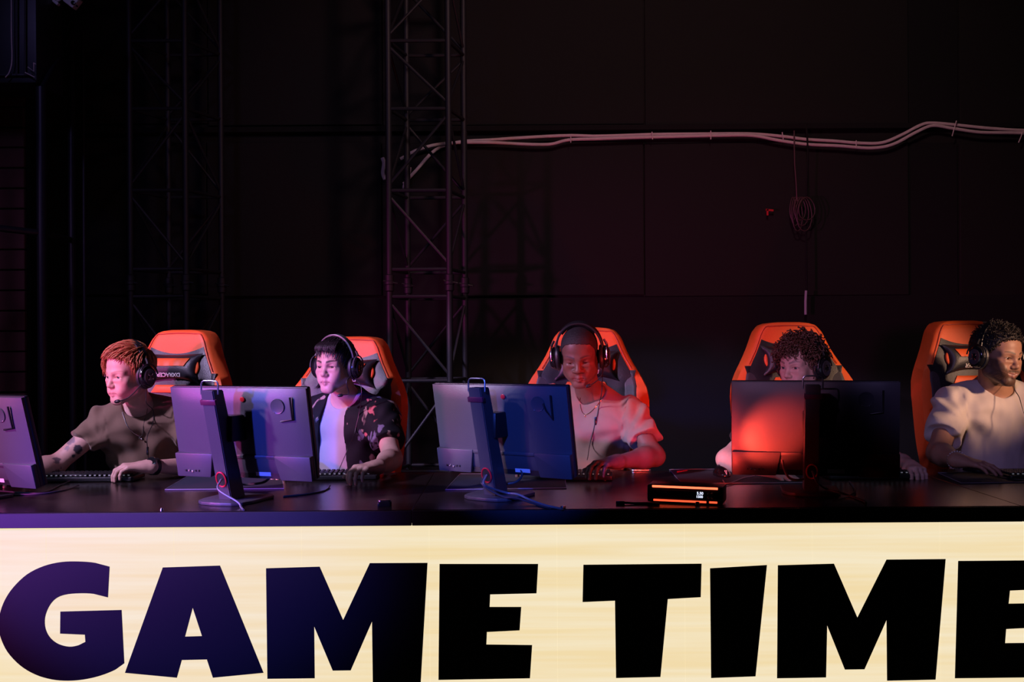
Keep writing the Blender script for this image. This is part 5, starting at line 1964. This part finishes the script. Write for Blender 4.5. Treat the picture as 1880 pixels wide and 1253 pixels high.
TYPE = dict(curl=(22, 40, 28))
people = [
    dict(label='ginger-haired player in an olive brown T-shirt looking at the leftmost monitor', seed=11,
         head=(237, 687, 4.17), yaw=-31, pitch=7, roll=0, gaze=(-4, 4),
         nb=(255, 757, 4.27), SR=(192, 778, 4.22), SL=(330, 762, 4.32), ER=(100, 856, 4.10), EL=(376, 857, 4.20), WR=(34, 862, 3.95), WL=(274, 857, 3.98),
         hands=dict(R=dict(f=(-0.1, -1, -0.12), curl=(12, 22, 18)), L=dict(f=(-0.93, -0.34, 0.02), curl=(30, 38, 22), thumb=(0.75, 0.5, -0.35))),
         skin=(0.62, 0.36, 0.29), lip=(0.52, 0.22, 0.20), brow=(0.30, 0.13, 0.06), brow_a=0.55, iris='grey',
         face=dict(fw=0.90, jw=0.88, nw=0.95, lips=1.0, lid=0.66, brow_dz=-0.002), arm=0.92, build=0.96, neck=0.92,
         hair=dict(style='swept', name='ginger', rgb=(0.44, 0.165, 0.062), rough=0.38),
         shirts=[dict(name='tshirt', m=fabric('tee_olive', (0.20, 0.128, 0.084)), inf=0.013, sleeve=0.44, wr=0.010, seed=3)],
         tattoo=[((143, 826, 4.118), 0.017, (0.025, 0.025, 0.04), 0.95), ((135, 838, 4.108), 0.007, (0.03, 0.03, 0.05), 0.95), ((142, 842, 4.112), 0.006, (0.03, 0.03, 0.05), 0.95), ((106, 842, 4.062), 0.018, (0.06, 0.05, 0.07), 0.85),
                 ((131, 811, 4.13), 0.020, (0.15, 0.12, 0.16), 0.75), ((98, 868, 4.062), 0.020, (0.03, 0.03, 0.04), 0.9), ((114, 860, 4.07), 0.009, (0.04, 0.04, 0.05), 0.85), ((122, 822, 4.10), 0.012, (0.15, 0.12, 0.16), 0.7)]),
    dict(label='dark-haired player in a white tee under an open black floral shirt', seed=12, hs=0.95,
         head=(616, 671, 4.25), yaw=-22, pitch=3, roll=0, gaze=(-6, 3),
         nb=(636, 744, 4.35), SR=(568, 764, 4.44), SL=(702, 766, 4.30), ER=(545, 848, 4.34), EL=(720, 843, 4.12), WR=(520, 857, 4.12), WL=(692, 858, 3.90),
         hands=dict(R=dict(f=(0.0, -1, -0.1), curl=(12, 22, 18)), L=dict(f=(-0.62, -0.78, 0.04), curl=(34, 42, 24), thumb=(0.7, 0.62, -0.35))),
         skin=(0.60, 0.37, 0.29), lip=(0.50, 0.22, 0.20), brow=(0.035, 0.022, 0.018), iris='brown', brow_a=0.95, brow_w=0.0046,
         face=dict(fw=0.925, jw=0.92, nw=1.0, lips=1.1, lid=0.72), arm=0.95, build=0.98,
         hair=dict(style='fringe', name='black', rgb=(0.014, 0.011, 0.012), rough=0.4),
         shirts=[dict(name='tshirt', m=fabric('tee_white', (0.44, 0.415, 0.44)), inf=0.010, sleeve=0.35, wr=0.004, seed=4, neck_r=0.058),
                 dict(name='floral_shirt', m=M_FLORAL, inf=0.020, sleeve=0.64, wr=0.006, seed=8, opening=open_front, neck_r=0.072, neck_dz=-0.004)]),
    dict(label='buzz-cut player in a tan T-shirt looking down at the keyboard', seed=13,
         head=(1064, 653, 4.15), yaw=-9, pitch=19, roll=-2, gaze=(-4, 20),
         nb=(1086, 738, 4.27), SR=(1006, 742, 4.36), SL=(1158, 764, 4.23), ER=(975, 846, 4.34), EL=(1202, 838, 4.06), WR=(962, 858, 4.12), WL=(1130, 849, 3.90),
         hands=dict(R=dict(f=(0.0, -1, -0.1), curl=(12, 22, 18)), L=dict(f=(-0.72, -0.68, 0.0), curl=(28, 36, 22), spread=0.2, thumb=(0.8, 0.55, -0.25))),
         skin=(0.13, 0.064, 0.047), lip=(0.16, 0.055, 0.05), brow=(0.012, 0.008, 0.008), iris='brown', nail=(0.25, 0.14, 0.11),
         face=dict(fw=0.99, jw=0.98, nw=1.3, lips=1.3, lid=0.22, mw=1.25), arm=0.95, build=0.99,
         hair=dict(style='buzz', name='buzz_black', rgb=(0.010, 0.009, 0.010), rough=0.7), stubble=(0.02, 0.014, 0.013),
         shirts=[dict(name='tshirt', m=fabric('tee_tan', (0.235, 0.15, 0.115)), inf=0.017, sleeve=0.62, wr=0.014, seed=6, neck_r=0.060)]),
    dict(label='curly-haired player in a black T-shirt half hidden by the red-lit monitor', seed=14,
         head=(1471, 671, 4.30), yaw=-54, pitch=6, roll=0, gaze=(-6, 2),
         nb=(1490, 748, 4.40), SR=(1408, 770, 4.34), SL=(1562, 770, 4.45), ER=(1334, 844, 4.15), EL=(1648, 852, 4.22), WR=(1418, 868, 3.96), WL=(1672, 858, 4.0),
         hands=dict(R=dict(f=(0.35, -0.92, -0.08), curl=(14, 26, 20)), L=dict(f=(-0.10, -0.98, 0.0), curl=(36, 46, 26), thumb=(0.7, 0.6, -0.35))),
         skin=(0.60, 0.36, 0.30), lip=(0.5, 0.2, 0.2), brow=(0.05, 0.025, 0.018), iris='grey', brow_a=0.7,
         face=dict(fw=0.96, jw=0.93, nw=1.0, lips=1.0), arm=0.95, build=0.97,
         hair=dict(style='curls', name='curly_brown', rgb=(0.095, 0.042, 0.028), rough=0.32),
         shirts=[dict(name='tshirt', m=fabric('tee_black', (0.014, 0.013, 0.015)), inf=0.013, sleeve=0.62, wr=0.006, seed=7)]),
    dict(label='bearded smiling player in a cream T-shirt at the right picture edge', seed=15,
         head=(1831, 653, 4.20), yaw=24, pitch=8, roll=3, gaze=(10, 6),
         nb=(1826, 722, 4.32), SR=(1748, 742, 4.30), SL=(1908, 746, 4.36), ER=(1722, 832, 4.14), EL=(1966, 848, 4.18), WR=(1758, 846, 3.92), WL=(1900, 864, 3.97),
         hands=dict(R=dict(f=(0.66, -0.72, -0.10), curl=(10, 18, 16), thumb=(0.8, 0.5, -0.3)), L=dict(f=(-0.3, -0.95, -0.08), curl=(18, 30, 22))),
         skin=(0.36, 0.19, 0.125), lip=(0.32, 0.13, 0.11), brow=(0.018, 0.012, 0.010), iris='brown',
         face=dict(fw=1.02, jw=1.02, nw=1.2, lips=1.1, smile=1.0, lid=0.8, teeth=True), arm=1.02, build=1.06, beard=((0.014, 0.009, 0.008), 1.0),
         hair=dict(style='short_curls', name='curly_black', rgb=(0.014, 0.010, 0.009), rough=0.5),
         shirts=[dict(name='tshirt', m=fabric('tee_cream', (0.62, 0.55, 0.50)), inf=0.017, sleeve=0.66, wr=0.0115, seed=9, neck_r=0.064)]),
]
for sp_ in people:
    person(sp_)
p1, p2, p3, p4, p5 = people


def head_of(s):
    return s['_ctx']['c'], s['_ctx']['M']


from mathutils.bvhtree import BVHTree


def drape(spec, pts, gap):
    """lay points on the front of the wearer's clothes and skin"""
    root = spec['_ctx']['root']
    trees = spec['_ctx'].setdefault('trees', [])
    for o in (root.children if not trees else []):
        if o.name.split('.')[0] in ('tshirt', 'floral_shirt', 'body'):
            me = o.data
            co = [v.co + root.location for v in me.vertices]
            trees.append(BVHTree.FromPolygons(co, [tuple(p.vertices) for p in me.polygons]))
    out = []
    for p in pts:
        best = None
        for t in trees:
            h = t.ray_cast(Vector((p.x, 3.2, p.z)), Vector((0, 1, 0)), 1.6)
            if h[0] is not None and (best is None or h[0].y < best):
                best = h[0].y
        out.append(Vector((p.x, (best - gap) if best is not None and abs(best - p.y) < 0.11 else p.y, p.z)))
    return out




def cord(spec, pts):
    """headset cord falling down the chest"""
    q = spline(pts, 6)
    zn = spec['_ctx']['J']['nb'][2] + 0.03
    lo = [p for p in q if p.z < zn]
    it = iter(drape(spec, lo, 0.0035))
    q = [next(it) if p.z < zn else p for p in q]
    for _ in range(4):
        q = [q[0]] + [(q[i - 1] + q[i] * 2 + q[i + 1]) / 4 for i in range(1, len(q) - 1)] + [q[-1]]
    return q


c_, M_ = head_of(p1)
headset(c_, M_, 'black headset with a boom mic on the ginger-haired player', 0.97, 1, False,
        cable=(cord(p1, [c_ + M_ @ Vector((0.090, 0.005, -0.060)), P(268, 735, 4.14), P(267, 760, 4.12), P(269, 800, 4.08), P(271, 828, 4.10), P(274, 858, 4.14)]), P(270, 830, 4.085)))
c_, M_ = head_of(p2)
headset(c_, M_, 'black headset with a grey headband on the floral-shirt player', 0.98, 1, True, tilt_back=-0.020, hs=0.95, mic_at=(0.066, -0.060, -0.128),
        cable=(cord(p2, [c_ + M_ @ Vector((0.090, 0.005, -0.060)), P(665, 715, 4.18), P(650, 780, 4.14), P(640, 820, 4.12), P(628, 850, 4.12), P(618, 872, 4.10)]),))
c_, M_ = head_of(p3)
headset(c_, M_, 'black headset with a wide thin headband on the buzz-cut player', 1.03, 1, None,
        cable=(cord(p3, [c_ + M_ @ Vector((0.092, 0.005, -0.060)), P(1105, 720, 4.10), P(1101, 760, 4.09), P(1096, 780, 4.08), P(1088, 815, 4.1), P(1078, 845, 4.12)]), P(1097, 778, 4.075)))
c_, M_ = head_of(p4)
headset(c_, M_, 'black headset with shiny bars on the curly-haired player', 1.02, 0, False, tilt_back=0.01)
c_, M_ = head_of(p5)
headset(c_, M_, 'black headset on the bearded smiling player', 1.02, 0, False, tilt_back=0.012,
        cable=(cord(p5, [c_ + M_ @ Vector((0.090, 0.005, -0.060)), P(1868, 712, 4.16), P(1874, 740, 4.12), P(1890, 790, 4.1), P(1900, 840, 4.12)]),))


# ------------------------------------------------------------------ worn jewellery
def chain(spec, r_, drop, label, m, pend):
    ctx = spec['_ctx']
    nb, zt, yt, xt = (Vector(ctx[k]) if k != 'nb' else Vector(ctx['J']['nb']) for k in ('nb', 'zt', 'yt', 'xt'))
    pts = []
    for k in range(28):
        a = 2 * PI * k / 28
        x, y = math.sin(a) * r_, -math.cos(a)
        fr = max(0, y * -1)
        pts.append(nb + xt * x * (1 - 0.25 * max(0, -y)) + yt * (-0.078 * max(0, -y) + 0.055 * max(0, y) - 0.01) + zt * (0.030 - (drop + 0.03) * max(0, -y) ** 1.6))
    fi = [i for i in range(28) if -math.cos(2 * PI * i / 28) < -0.05]
    fi = sorted(fi, key=lambda i: (i + 14) % 28)
    pts0 = pts[0]
    pts = drape(spec, [pts[i] for i in fi], 0.0016)
    mid = min(pts, key=lambda p: p.z)
    o = empty('necklace', nb)
    tag(o, label, 'necklace')
    MB().tube([p - nb for p in pts], 0.0014, 6).build('chain', m, o)
    q = mid - nb
    for k in range(pend):
        MB().ball(q + Vector((0.004 * (k - 0.5) * 2 * (pend > 1), -0.001, -0.006 - 0.006 * k)), (0.003, 0.002, 0.005), u=8, v=6).build('pendant', m, o)


chain(p1, 0.052, 0.075, 'thin silver necklace with two pendants on the ginger-haired player', m_silver, 2)
chain(p3, 0.050, 0.026, 'thin gold necklace on the buzz-cut player', m_gold, 1)

J1 = p1['_ctx']['J']
d = Vector(J1['WL'] - J1['EL']).normalized()
wc_ = Vector(J1['WL']) - d * 0.022
wt = empty('wristwatch', wc_)
tag(wt, 'dark wristwatch with a metal case on the ginger-haired player\'s wrist', 'watch')
Rw = Vector((0, 0, 1)).rotation_difference(d).to_matrix()
MB().lathe([(0.0320, -0.013), (0.0345, -0.012), (0.0345, 0.012), (0.0320, 0.013)], (0, 0, 0), Rw, 28).build('strap', m_leather, wt)
upv = Vector((0.0, -0.75, 0.66)).normalized()
Rc = Vector((0, 0, 1)).rotation_difference(upv).to_matrix()
MB().lathe([(0.018, 0.028), (0.021, 0.031), (0.021, 0.038), (0.018, 0.041)], (0, 0, 0), Rc, 24).build('case', m_silver, wt)
MB().lathe([(0.017, 0.0405), (0.017, 0.0420)], (0, 0, 0), Rc, 24).build('dial', m_black_gloss, wt)

J5 = p5['_ctx']['J']
d = Vector(J5['WR'] - J5['ER']).normalized()
bc_ = Vector(J5['WR']) - d * 0.010
br = empty('bead_bracelet', bc_)
tag(br, 'pale bead bracelet on the bearded player\'s wrist', 'bracelet')
Rb = Vector((0, 0, 1)).rotation_difference(d).to_matrix()
m_bead = mat('bead_pale', (0.55, 0.5, 0.48), 0.3)
MB().tube([Rb @ Vector((0.0345 * math.cos(2 * PI * k / 24), 0.0345 * math.sin(2 * PI * k / 24), 0)) for k in range(24)], 0.0010, 5, closed=True).build('cord', m_cable_black, br)
for k in range(22):
    a = 2 * PI * k / 22
    MB().ball(Rb @ Vector((0.0345 * math.cos(a), 0.0345 * math.sin(a), 0)), 0.0040, u=8, v=6).build('bead', m_bead, br)
